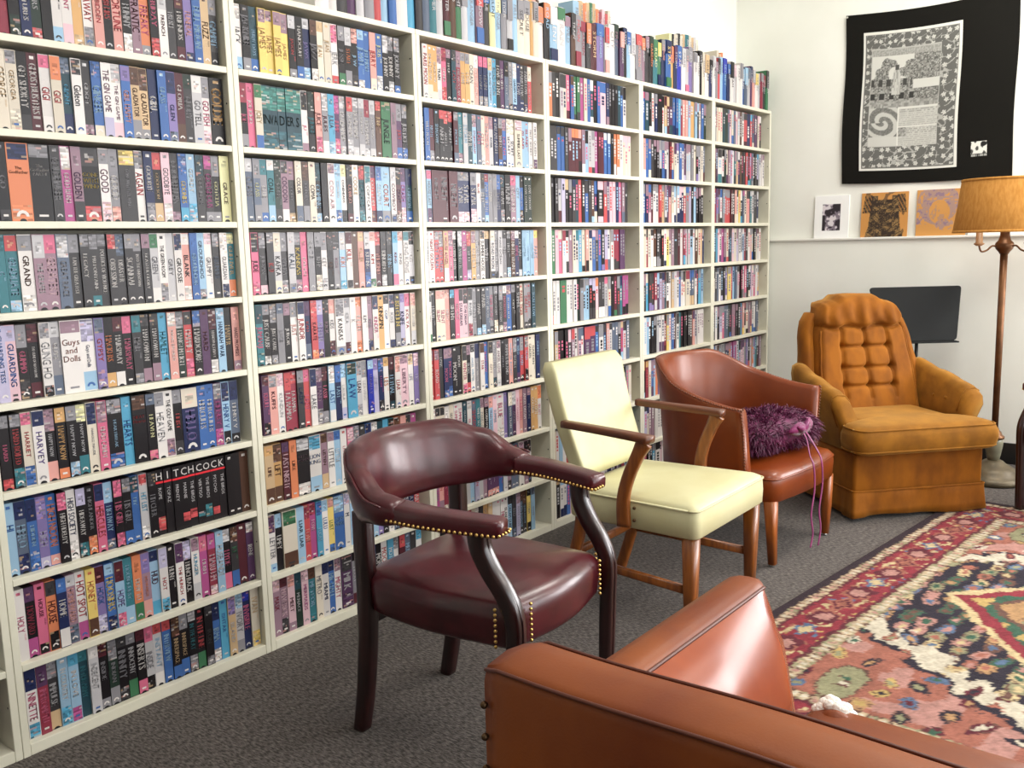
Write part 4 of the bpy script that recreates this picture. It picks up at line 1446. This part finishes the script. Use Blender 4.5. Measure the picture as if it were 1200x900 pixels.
for sy in (1, -1):
    a = MB()
    rings = []
    for i in range(21):
        v = i / 20
        x = lerp(.980, 1.655, v)
        e = max(0, (v - .94) / .06)
        prof = []
        for (yy, z) in [(-1.578, .10), (-1.573, .40), (-1.574, .585), (-1.580, .598), (-1.600, .605), (-1.630, .604), (-1.640, .599), (-1.650, .592), (-1.668, .580), (-1.690, .560), (-1.709, .532), (-1.724, .500), (-1.735, .465), (-1.743, .425), (-1.749, .38), (-1.752, .28), (-1.752, .10)]:
            slope = max(0, (.60 - z) / .20) * .085 if z > .36 else .10
            xx = 1.655 - slope if v == 1 else x - slope * max(0, (v - .3) / .7)
            k_ = 1 - .35 * e ** 2 * (1 if z > .5 else .2)
            ym = -1.615
            if .38 < z < .592 and yy < -1.645:                    # flatter towards the front edge
                yl = lerp(-1.650, -1.749, (.592 - z) / .212)
                yy = lerp(yy, yl, max(0, (v - .55) / .45) * .85)
            if .26 < z < .59:                                     # padded inside face, fuller in the middle
                yy -= .010 * math.sin(math.pi * min(1, max(0, (z - .26) / .33))) * math.sin(math.pi * min(1, .12 + v * .80))
            prof.append((xx - CX, (ym + (yy - ym) * k_ - CY) * sy, z - .012 * e ** 2 * (z > .55)))
        rings.append(prof[::sy])
    a.loft(rings)
    ao = world_part(a, 'arm', M_CLUBSHINE)
    p = MB()
    p.tube([r[7] if sy > 0 else r[-8] for r in rings], .0035, 6)
    p.build('piping', M_CLUBDK, ao)
    # top welt panel of the arm
    tp = MB()
    rg = []
    for r in rings:
        q = r[::sy]
        rg.append([(q[j][0], q[j][1], q[j][2] + .0012) for j in (2, 3, 4, 5, 6, 7)] + [(q[j][0], q[j][1], q[j][2] - .004) for j in (7, 2)])
    tp.loft([r_[::sy] for r_ in rg])
    tp.build('arm_top', M_CLUB, ao)
d = MB()
d.bbox((1.03 - CX, -.21, .10), (1.53 - CX, .21, .285), .012)
world_part(d, 'seat_base', M_CLUB)
s = MB()
ol = rounded_poly([(1.03 - CX, -.205), (1.588 - CX, -.205), (1.588 - CX, .190), (1.03 - CX, .190)], [.02, .05, .05, .02])
cushion(s, ol, [(.287, .02), (.293, .006), (.31, 0), (.36, -.003), (.395, 0), (.410, .008), (.419, .022), (.424, .06), (.427, .12), (.428, .19)])
so = world_part(s, 'seat_cushion', M_CLUB)
p = MB()
p.tube([(x, y, .405) for x, y in inset(ol, .006)], .0035, 6)
p.build('piping', M_CLUBDK, so)
w = MB()
wr = random.Random(2)
for i in range(26):
    a, e = wr.uniform(0, math.pi), wr.uniform(.1, 1.3)
    c0 = Vector((1.568 - CX + .012 * wr.uniform(-1, 1), .148 + .030 * math.cos(a) * math.cos(e * .6), .398 + .028 * math.sin(a)))
    w.ball(c0, (wr.uniform(.010, .014), wr.uniform(.010, .014), wr.uniform(.010, .013)), 8, 6)
world_part(w, 'stuffing', M_STUFFING, so)
w = MB()
w.ball((1.540 - CX, .135, .398), (.024, .036, .030), 16, 10)
world_part(w, 'torn_corner', M_CLUB, so)
for x in (.93, 1.50):
    for y in (-.30, .30):
        l = MB()
        l.tube([(x - CX, y, 0), (x - CX, y, .10)], 0, 10, flat=[(.018, .018), (.026, .026)])
        world_part(l, 'leg', M_MAHOG)

# ------------------------------------------------------------------ second burgundy chair, only its arm and leg reach into the picture
burgundy_chair('burgundy armchair at the right edge, only arm tip and leg visible', (4.70, -1.862, .0086), math.radians(-120)).scale = (.88, .88, .88)

# ------------------------------------------------------------------ music stand
t = thing('music_stand', 'black metal music stand behind the gold recliner', 'music stand', (5.20, -.96, 0), math.radians(-52))
d = MB()
rings = []
tilt = math.radians(22)
for th in (-.004, .004):
    ring = []
    for x, z in rounded_poly([(-.180, 0), (.180, 0), (.245, .30), (-.245, .30)], .02, 4):
        ring.append((x, -.055 + z * math.sin(tilt) + th * math.cos(tilt), .690 + z * math.cos(tilt) - th * math.sin(tilt)))
    rings.append(ring)
d.loft(rings[::-1], sm=False)
do = d.build('desk', M_DESK, t)
l = MB()
l.bbox((-.175, -.100, .682), (.175, -.050, .690), .002)
l.build('lip', M_DESK, do)
p = MB()
p.tube([(0, .01, .06), (0, .01, .45)], .013, 12)
p.tube([(0, .01, .42), (0, .01, .76)], .009, 12)
p.build('pole', M_BLACKMETAL, t)
c = MB()
c.lathe([(.0001, .43), (.019, .43), (.019, .47), (.0001, .47)], 14, (0, .01, 0))
c.build('collar', M_BLACKMETAL, t)
c = MB()
c.bbox((-.03, -.02, .745), (.03, .045, .785), .006)
c.build('bracket', M_BLACKMETAL, t)
for k in range(3):
    a = 2 * math.pi * k / 3 + .3
    l = MB()
    l.tube(smooth_path([(0, .01, .075), (.10 * math.cos(a), .01 + .10 * math.sin(a), .055), (.23 * math.cos(a), .01 + .23 * math.sin(a), .010)], 4), 0, 8, flat=(.011, .006))
    lo = l.build('leg', M_BLACKMETAL, t)

# ------------------------------------------------------------------ floor lamp
t = thing('floor_lamp', 'antique floor lamp with burlap drum shade beside the gold recliner', 'lamp', (5.10, -1.372, 0))
b_ = MB()
b_.lathe([(.0001, 0), (.150, 0), (.158, .008), (.157, .022), (.140, .036), (.118, .046), (.112, .062), (.088, .078), (.062, .090), (.048, .104), (.034, .112), (.0001, .112)], 40)
b_.build('base', M_LAMPBASE, t)
b_ = MB()
b_.lathe([(.0001, .1121), (.028, .1121), (.034, .14), (.040, .175), (.043, .205), (.040, .222), (.0001, .222)], 24)
b_.build('onyx_collar', M_ONYX, t)
b_ = MB()
b_.lathe([(.0001, .2221), (.046, .2221), (.047, .232), (.036, .240), (.030, .256), (.022, .262), (.018, .275), (.0001, .275)], 24)
b_.build('cup', M_LAMPBR, t)
b_ = MB()
b_.lathe([(.0001, .2751), (.0155, .2751), (.0165, .70), (.0175, 1.14), (.0001, 1.14)], 16)
b_.build('pole', M_LAMPBR, t)
b_ = MB()
b_.lathe([(.0001, 1.1401), (.020, 1.1401), (.024, 1.148), (.038, 1.165), (.044, 1.180), (.040, 1.194), (.028, 1.206), (.022, 1.23), (.020, 1.28), (.0001, 1.28)], 24)
b_.build('hub', M_LAMPBR, t)
for k in range(3):
    a = 2 * math.pi * k / 3 + math.radians(128)
    ca, sa = math.cos(a), math.sin(a)
    m_ = MB()
    m_.tube(smooth_path([(.035 * ca, .035 * sa, 1.176), (.060 * ca, .060 * sa, 1.180), (.085 * ca, .085 * sa, 1.160), (.112 * ca, .112 * sa, 1.155), (.124 * ca, .124 * sa, 1.185)], 6), .0045, 8)
    ao = m_.build('arm', M_LAMPBR, t)
    m_ = MB()
    m_.lathe([(.0001, 1.182), (.012, 1.182), (.024, 1.190), (.024, 1.194), (.016, 1.198), (.015, 1.255), (.0001, 1.255)], 14, (.124 * ca, .124 * sa, 0))
    m_.build('socket', M_SOCKET, ao)
s = MB()
RB, RT = .232, .200
rg = []
for z, r in [(1.252, RB), (1.50, RT)]:
    rg.append((r, z))
prof = [(RB, 1.246), (RB + .002, 1.25), (lerp(RB, RT, .5), 1.375), (RT + .002, 1.498), (RT, 1.502), (RT - .004, 1.498), (lerp(RB, RT, .5) - .004, 1.375), (RB - .004, 1.25)]
seg = 64
rings = [[(r * math.cos(2 * math.pi * k / seg), r * math.sin(2 * math.pi * k / seg), z) for k in range(seg)] for r, z in prof]
s.loft(rings, caps=False, loop=True)
so = s.build('shade', M_SHADE, t)
p = MB()
for z, r in ((1.252, RB + .0015), (1.497, RT + .0025)):
    p.loft([[(rr * math.cos(2 * math.pi * k / seg), rr * math.sin(2 * math.pi * k / seg), zz) for k in range(seg)] for rr, zz in [(r, z - .006), (r + .002, z - .005), (r + .002, z + .005), (r, z + .006)]], caps=False)
p.build('shade_trim', M_SHADE, so)
p = MB()
for k in range(3):
    a = 2 * math.pi * k / 3
    p.tube([(0, 0, 1.475), ((RT - .001) * math.cos(a), (RT - .001) * math.sin(a), 1.495)], .0022, 6)
p.tube([(0, 0, 1.275), (0, 0, 1.48)], .005, 8)
p.build('spider', M_LAMPBR, so)

# ------------------------------------------------------------------ patterned rug
def hsh(*k):
    v = 0
    for i, q in enumerate(k):
        v = (v * 73856093 ^ (int(q) + 7919 * (i + 1)) * 19349663) & 0xffffffff
    v ^= v >> 13
    v = (v * 1274126177) & 0xffffffff
    return ((v ^ (v >> 16)) & 0xffff) / 65535.0


def vnoise(x, y, seed=0):
    ix, iy = math.floor(x), math.floor(y)
    fx, fy = x - ix, y - iy
    fx, fy = fx * fx * (3 - 2 * fx), fy * fy * (3 - 2 * fy)
    a, b2, c, d = hsh(ix, iy, seed), hsh(ix + 1, iy, seed), hsh(ix, iy + 1, seed), hsh(ix + 1, iy + 1, seed)
    return lerp(lerp(a, b2, fx), lerp(c, d, fx), fy)


RC = {k: lin(v) for k, v in dict(edge='#33262c', bead='#bba688', beadline='#66483e', red='#86303a', dred='#5e2630', salmon='#9c6252', cream='#c2ae84', white='#c6bca8',
                                 blue='#566a86', navy='#2b2530', green='#3a5a48', sage='#8f8c6c', tan='#ae8860', pink='#b08278', gold='#b89c62').items()}
RUG_L, RUG_W = 2.55, 1.74


def star(a, b2, ra, rb):
    a, b2 = abs(a) / ra, abs(b2) / rb
    return a + b2 + .35 * min(a, b2)


def rug_col(s, t):
    s, t = s + (vnoise(s * 30, t * 30, 91) - .5) * .010, t + (vnoise(s * 30, t * 30, 92) - .5) * .010
    s, t = min(max(s, .001), RUG_L - .001), min(max(t, .001), RUG_W - .001)
    edges = [(t, s, RUG_L), (RUG_W - t, s, RUG_L), (s, t, RUG_W), (RUG_L - s, t, RUG_W)]
    d, along, _ = min(edges)
    jit = (vnoise(s * 60, t * 60, 3) - .5) * .012
    d2 = d + jit * .35
    if d2 < .034:
        return RC['edge']
    if d2 < .070 or .236 < d2 < .284:
        c0 = .052 if d2 < .1 else .260
        ph = (along / .031) % 1.0
        r = ((ph - .5) / .44) ** 2 + ((d2 - c0) / (.019 if c0 < .1 else .022)) ** 2
        if r < 1:
            k = hsh(int(along / .031), 5, int(d2 * 4))
            if r < .3:
                return RC['white'] if k > .3 else RC['pink']
            return RC['bead'] if k > .12 else RC['sage']
        return RC['beadline'] if c0 < .1 or hsh(int(along / .02), 3) > .4 else RC['sage']
    if d2 < .080 or .222 < d2 <= .236:
        return RC['dred']
    if d2 <= .222:                                   # wide red border
        P = .27
        k = math.floor(along / P)
        ph = (along / P - k - .5) * P
        dc = d2 - .150
        w = math.sin(along * 38 + 2.0 * math.sin(along * 15)) * .045
        r1 = star(ph, dc, .095, .062)
        if r1 < .42:
            return RC['cream'] if k % 2 == 0 else RC['salmon']
        if r1 < .62:
            return RC['blue'] if k % 2 == 0 else RC['dred']
        if r1 < .85 and k % 2:
            return RC['salmon']
        ph2 = (along / P - math.floor(along / P + .5)) * P
        lobe = 1 + .22 * math.cos(6 * math.atan2(dc, ph2 * .6))
        r2 = ((ph2 / .070) ** 2 + (dc / .052) ** 2) / lobe
        if r2 < .25:
            return RC['pink']
        if r2 < .55:
            return RC['dred']
        if r2 < .95:
            return RC['salmon'] if k % 2 else RC['dred']
        if abs(dc - w) < .008:
            return RC['cream']
        cx, cy = math.floor(along / .035), math.floor(dc / .028)
        q = ((along / .035) % 1 - .5) ** 2 + ((dc / .028) % 1 - .5) ** 2
        k3 = hsh(cx, cy, 9)
        if q < .10 and k3 > .45:
            return RC[('cream', 'blue', 'salmon', 'gold')[int(k3 * 97) % 4]]
        return RC['red']
    # field
    ds, dt = abs(s - RUG_L / 2), abs(t - RUG_W / 2)
    jag = (vnoise(s * 26, t * 26, 1) - .5) * .10 + (round(ds * 22) % 2) * .018
    m = ds / .60 + dt / .50 + jag * .5
    sp = ds + .68 * dt + jag

    def motif(cell, seed, dens, cols, base, ax=.5, ay=.36):
        a, b3 = s / cell + vnoise(s * 9, t * 9, seed) * .6, t / cell + vnoise(s * 9 + 40, t * 9, seed) * .6
        ix, iy = math.floor(a), math.floor(b3)
        k = hsh(ix, iy, seed)
        ox, oy = (hsh(ix, iy, seed + 1) - .5) * .3, (hsh(ix, iy, seed + 2) - .5) * .3
        fx, fy = (a - ix - .5 - ox) / ax, (b3 - iy - .5 - oy) / ay
        r = fx * fx + fy * fy
        if k < dens and r < 1:
            c = cols[int(k * 977) % len(cols)]
            if r < .22:
                return RC[cols[int(k * 3571 + 1) % len(cols)]]
            if .62 < r < .80:
                return RC['beadline']
            return RC[c]
        return RC[base]

    if m < 1.0:                                       # central medallion
        if m > .93:
            return RC['cream']
        if m > .82:
            return RC['red']
        if m > .72:
            return RC['green'] if hsh(int(ds * 20), int(dt * 20), 4) > .25 else RC['gold']
        if m > .66:
            return RC['beadline']
        if m > .40:
            return motif(.09, 21, .75, ('cream', 'tan', 'salmon', 'sage', 'gold'), 'tan')
        return motif(.08, 25, .7, ('red', 'blue', 'cream', 'green'), 'salmon')
    if sp > .90:                                      # corner
        oc = max(abs(ds - .865) / .105, abs(dt - .475) / .052, (abs(ds - .865) / .105 + abs(dt - .475) / .052) / 1.5)
        if oc < .40 and hsh(int(s * 60), int(t * 60), 2) > .35:
            return RC[('green', 'beadline', 'white', 'dred')[int(hsh(int(s * 60), int(t * 60), 8) * 3.99)]]
        if oc < 1.0:
            return RC['sage']
        if oc < 1.10:
            return RC['beadline']
        return motif(.095, 31, .70, ('blue', 'green', 'sage', 'dred', 'gold', 'navy', 'white', 'tan'), 'pink' if vnoise(s * 12, t * 12, 6) > .66 else 'salmon', .36, .26)
    if sp > .87:
        return RC['navy']
    if sp > .755:
        return motif(.085, 41, .62, ('salmon', 'dred', 'tan', 'cream', 'sage', 'navy'), 'white', .40, .24)
    return motif(.068, 51, .92, ('cream', 'sage', 'salmon', 'green', 'tan', 'blue', 'pink', 'beadline'), 'navy', .60, .36)


STEP = .0062
ns, ntt = int(RUG_L / STEP), int(RUG_W / STEP)
vs, fs, cols = [], [], []
for j in range(ntt + 1):
    for i in range(ns + 1):
        s, t_ = RUG_L * i / ns, RUG_W * j / ntt
        vs.append((s, -t_, .007 + .0007 * hsh(i, j, 77)))
        c = rug_col(s + (hsh(i, j, 71) - .5) * .009, t_ + (hsh(i, j, 72) - .5) * .009)
        k = .53 + .28 * hsh(i, j, 78) + .24 * vnoise(s * 45, t_ * 45, 79)
        cols.extend((c[0] * k, c[1] * k, c[2] * k, 1.0))
for j in range(ntt):
    for i in range(ns):
        a = j * (ns + 1) + i
        fs.append((a, a + ns + 1, a + ns + 2, a + 1))
nb = len(vs)
vs += [(0, 0, .0006), (RUG_L, 0, .0006), (RUG_L, -RUG_W, .0006), (0, -RUG_W, .0006)]
A, B, C_, D_ = 0, ns, (ntt + 1) * (ns + 1) - 1, ntt * (ns + 1)
fs += [(A, B, nb + 1, nb), (B, C_, nb + 2, nb + 1), (C_, D_, nb + 3, nb + 2), (D_, A, nb, nb + 3), (nb, nb + 1, nb + 2, nb + 3)]
cols.extend((*RC['edge'], 1.0) * 4)
me = bpy.data.meshes.new('rug')
me.from_pydata(vs, [], fs)
me.materials.append(M_RUG)
at = me.color_attributes.new('Col', 'FLOAT_COLOR', 'POINT')
at.data.foreach_set('color', cols)
rug = bpy.data.objects.new('rug', me)
COL.objects.link(rug)
rug.location = (2.13, -1.08, 0)
rug.rotation_euler = (0, 0, math.radians(-5.5))
tag(rug, 'red, navy and cream oriental rug on the grey carpet', 'rug')

# ------------------------------------------------------------------ black cloth hanging with a printed panel
XU = XB + .032


def colour_grid(name, fn, w, h, step, place, m, parent=None):
    """grid of quads; fn(u, v) -> colour with u across (0..w), v up (0..h); place(u, v) -> point"""
    nu, nv = max(1, int(w / step)), max(1, int(h / step))
    vs, fs, cols = [], [], []
    for j in range(nv + 1):
        for i in range(nu + 1):
            u, v = w * i / nu, h * j / nv
            vs.append(place(u, v))
            cols.extend((*fn(u, v), 1.0))
    for j in range(nv):
        for i in range(nu):
            a = j * (nu + 1) + i
            fs.append((a, a + 1, a + nu + 2, a + nu + 1))
    me = bpy.data.meshes.new(name)
    me.from_pydata(vs, [], fs)
    me.materials.append(m)
    at = me.color_attributes.new('Col', 'FLOAT_COLOR', 'POINT')
    at.data.foreach_set('color', cols)
    me.polygons.foreach_set('use_smooth', [True] * len(fs))
    o = bpy.data.objects.new(name, me)
    COL.objects.link(o)
    if parent:
        o.parent = parent
    return o


HW, HH = .890, .935        # hanging, u runs to the right in the picture = -y
t = thing('wall_hanging', 'black cloth wall hanging with a printed white panel of leaves', 'wall hanging', (XU, -.410, 1.545))


def cloth(u, v, lift=0.0):
    a, b2 = u / HW, v / HH
    wav = .006 + .005 * math.sin(a * 9 + 1) * (1 - .4 * b2) + .003 * math.sin(b2 * 7 + a * 4)
    sag = -.020 * math.sin(math.pi * a) * b2 + (.010 * math.sin(a * math.pi)) * (1 - b2) * -1 - .012 * a * (1 - b2)
    return (-wav - .003 - lift, -u - .008 * math.sin(b2 * 8 + 2) * .5 - .006 * b2 * (1 - a), v + sag)


nu, nv = 40, 40
c = MB()
fr = [[cloth(HW * i / nu, HH * j / nv) for i in range(nu + 1)] for j in range(nv + 1)]
c.loft(fr, closed=False, caps=False)
bkr = [[(p[0] + .002, p[1], p[2]) for p in r] for r in fr]
c.loft([r[::-1] for r in bkr], closed=False, caps=False)
rim = [fr[0][i] for i in range(nu + 1)] + [fr[j][nu] for j in range(1, nv + 1)] + [fr[nv][i] for i in range(nu - 1, -1, -1)] + [fr[j][0] for j in range(nv - 1, 0, -1)]
c.loft([[(p[0] + .002, p[1], p[2]) for p in rim], rim], caps=False)
co = c.build('cloth', mat('black_cloth', '#181714', 0.9, spec=0.12, bump=0.2, bscale=420), t)
PW, PH = .520, .760
G = lambda k: lin((k, k, k * .965))


def leaf_border(u, v, cell, seed):
    a, b2 = u / cell, v / cell
    ix, iy = math.floor(a), math.floor(b2)
    best = 9
    for dx in (-1, 0, 1):
        for dy in (-1, 0, 1):
            ox, oy = hsh(ix + dx, iy + dy, seed), hsh(ix + dx, iy + dy, seed + 1)
            ang = hsh(ix + dx, iy + dy, seed + 2) * 6.3
            px_, py_ = a - (ix + dx + .25 + ox * .5), b2 - (iy + dy + .25 + oy * .5)
            r = math.hypot(px_, py_)
            th = math.atan2(py_, px_) + ang
            best = min(best, r / (.30 + .09 * math.cos(5 * th)))
    if best < .8:
        return G(.78) if best > .25 else G(.70)
    if best < 1.0:
        return G(.36)
    vine = math.sin(a * 3.1 + 2.2 * math.sin(b2 * 2.3)) + math.sin(b2 * 3.4 + 1.8 * math.sin(a * 2.1))
    return G(.66) if abs(vine) < .16 else G(.40)


def panel_col(u, v):
    if u < .012 or u > PW - .014 or v < .012 or v > PH - .014:
        return G(.86)
    if u < .018 or u > PW - .020 or v < .018 or v > PH - .020:
        return G(.42)
    x0, x1, y0, y1 = .046, .415, .130, .665
    if not (x0 < u < x1 and y0 < v < y1):
        return leaf_border(u, v, .047 if (u > x1 or v < y0) else .040, 5)
    if u < x0 + .004 or u > x1 - .004 or v < y0 + .004 or v > y1 - .004:
        return G(.70)
    if v > .625:                                       # strip with small ornament
        return G(.58) if hsh(int(u * 200), int(v * 160), 3) > .45 else G(.66)
    if v > .345:                                       # picture: generic garden scene with a standing figure
        q, w = (u - x0) / (x1 - x0), (v - .345) / .28
        if w < .12:
            return G(.50 + .18 * hsh(int(u * 120), int(v * 90), 4))
        if abs(q - .38) < .05 + .03 * (.7 - w) and .25 < w < .72:
            return G(.74 - .15 * (hsh(int(u * 260), int(v * 60), 8) > .6))
        if abs(q - .38) < .030 and .72 <= w < .82:
            return G(.32)
        if .12 <= w < .32 and int(q * 14) % 2 == 0 and q < .72:
            return G(.24) if .16 < w < .28 else G(.62)
        if .42 < w < .55 and q < .6 and int(q * 17) % 2 == 0:
            return G(.28)
        n = vnoise(q * 9, w * 6, 11)
        if w > .55 and q < .62 and n > .40:
            return G(.80)
        if w > .35 and q > .62 and .35 < w < .52:
            return G(.80)
        return G(.34 + .34 * hsh(int(u * 170), int(v * 170), 6))
    if u < .205:                                       # block with scrolled initial, plain strip below
        if v < .185:
            return G(.76)
        q, w = (u - .125) / .075, (v - .265) / .075
        r = math.hypot(q + .25 * w, w)
        k = math.sin(r * 9 + 1.5 * math.atan2(w, q))
        return G(.74) if k > .15 else G(.40 + .12 * hsh(int(u * 220), int(v * 220), 2))
    if u < .212:
        return G(.84)
    if .235 < v < .240 or v > .335:
        return G(.82)
    if u < .252 and .185 < v < .232:
        return G(.42 + .3 * hsh(int(u * 130), int(v * 130), 5))
    ln = (v * 95) % 1                                   # rows of tiny letter strokes
    return G(.60) if ln < .45 and hsh(int(u * 230), int(v * 95), 7) > .3 else G(.74)


PU, PV = .100, .072


def panel_place(u, v):
    p = cloth(PU + u, PV + v, .0016)
    return p


colour_grid('printed_panel', panel_col, PW, PH, .0034, panel_place, M_CLOTHPRINT, t)
LW, LH = .078, .078


def logo_col(u, v):
    if v < .010:
        return G(.62) if hsh(int(u * 330), 1, 1) > .3 else G(.12)
    if v < .014:
        return G(.10)
    a, b2 = u / LW, (v - .014) / (LH - .014)
    k = math.sin(a * 17 + 3 * b2) + math.sin(b2 * 9 - a * 6)
    if b2 > .5 and a > .62 and math.hypot(a - .8, b2 - .78) < .2:
        return G(.16)
    return G(.30) if k > .75 else G(.86)


colour_grid('emblem', logo_col, LW, LH, .0032, lambda u, v: cloth(.690 + u, .118 + v, .0016), M_CLOTHPRINT, t)
pn = MB()
pn.ball((-.012, -.010, .925), (.004, .007, .007), 10, 6)
pn.build('pin', M_METALGL, t)

# ------------------------------------------------------------------ small pictures leaning on the ledge


def on_ledge(name, label, y, w, h, thick, frame_mat, fn, colors=True, inset_=0.0, lean=3.2):
    o = thing(name, label, 'picture', (XB + .012, y, 1.2347), 0, 'pictures leaning on the ledge')
    o.rotation_euler = (0, math.radians(lean), 0)
    b2 = MB()
    b2.bbox((-.0, -w, 0), (thick, 0, h), .0015, 1, False)
    b2.build('board', frame_mat, o)
    g = colour_grid('print', fn, w - 2 * inset_, h - 2 * inset_, .0028, lambda u, v: (-.0006, -inset_ - u, inset_ + v), M_ART, o)
    return o


def photo_fn(u, v):
    if .046 < u < .152 and .044 < v < .198:
        n = vnoise(u * 40, v * 34, 61) * .6 + vnoise(u * 90, v * 80, 62) * .4
        n += .25 * math.exp(-((u - .105) / .02) ** 2 - ((v - .09) / .03) ** 2)
        return lin('#2b252c') if n < .48 else (lin('#7e7480') if n < .60 else lin('#d7d0d4'))
    return lin('#f3f4f2')


on_ledge('framed_photo', 'black and white photo in a wide white mat on the ledge', -.258, .202, .247, .012, M_WHITE, photo_fn)


def garment_fn(u, v):
    a, b2 = (u - .130) / .130, v / .25
    bg = lin('#c88f4c')
    hw = interp([(0, .80), (.3, .66), (.55, .62), (.72, .74), (.86, .66), (.98, .50)], b2)
    wing = b2 > .55 and abs(abs(a) - (.72 + .25 * (.80 - b2))) < .16 and b2 < .95
    neck = b2 > .84 and abs(a) < .30
    if (abs(a) < hw and not neck and b2 < .93) or wing:
        n = hsh(int(u * 240), int(v * 240), 9) * .4 + vnoise(u * 55, v * 55, 71) * .6
        line = abs(math.sin(b2 * 26 + 3 * math.cos(a * 4))) < .25
        if wing and abs(math.sin((a + b2) * 22)) < .4:
            return lin('#a8763e')
        return lin('#33261c') if n < .50 or line else (lin('#6a563a') if n < .68 else lin('#97784a'))
    return bg if vnoise(u * 30, v * 30, 5) < .80 else lin('#7a5a38')


on_ledge('tan_print_board', 'tan board with dark printed garment shape, middle of the ledge', -.531, .258, .250, .008, mat('tan_board', '#c08848', .6), garment_fn)


def face_fn(u, v):
    a, b2 = (u - .13) / .13, v / .25
    n = vnoise(u * 45, v * 45, 81) * .55 + vnoise(u * 110, v * 110, 82) * .45
    hair = math.hypot((a + .15) / .82, (b2 - .72) / .48) < 1 and not (math.hypot((a + .08) / .42, (b2 - .52) / .26) < 1)
    chin = math.hypot((a - .15) / .38, (b2 - .24) / .12) < 1
    left = abs(a + .78) < .2 and .25 < b2 < .8
    if (hair and n > .30) or (chin and n > .42) or (left and n > .52):
        return lin('#a7897f') if n < .66 else lin('#8f7686')
    if math.hypot((a + .08) / .42, (b2 - .52) / .26) < 1 and n > .62:
        return lin('#b08a6c')
    return lin('#cb9350')


on_ledge('tan_print_board', 'tan board with faded lavender portrait print, partly behind lampshade', -.835, .257, .252, .008, mat('tan_board_pale', '#c58d4a', .6), face_fn)
on_ledge('white_card', 'plain white card on the ledge mostly behind the lampshade', -1.105, .10, .15, .004, M_WHITE, lambda u, v: lin('#ecece6'))
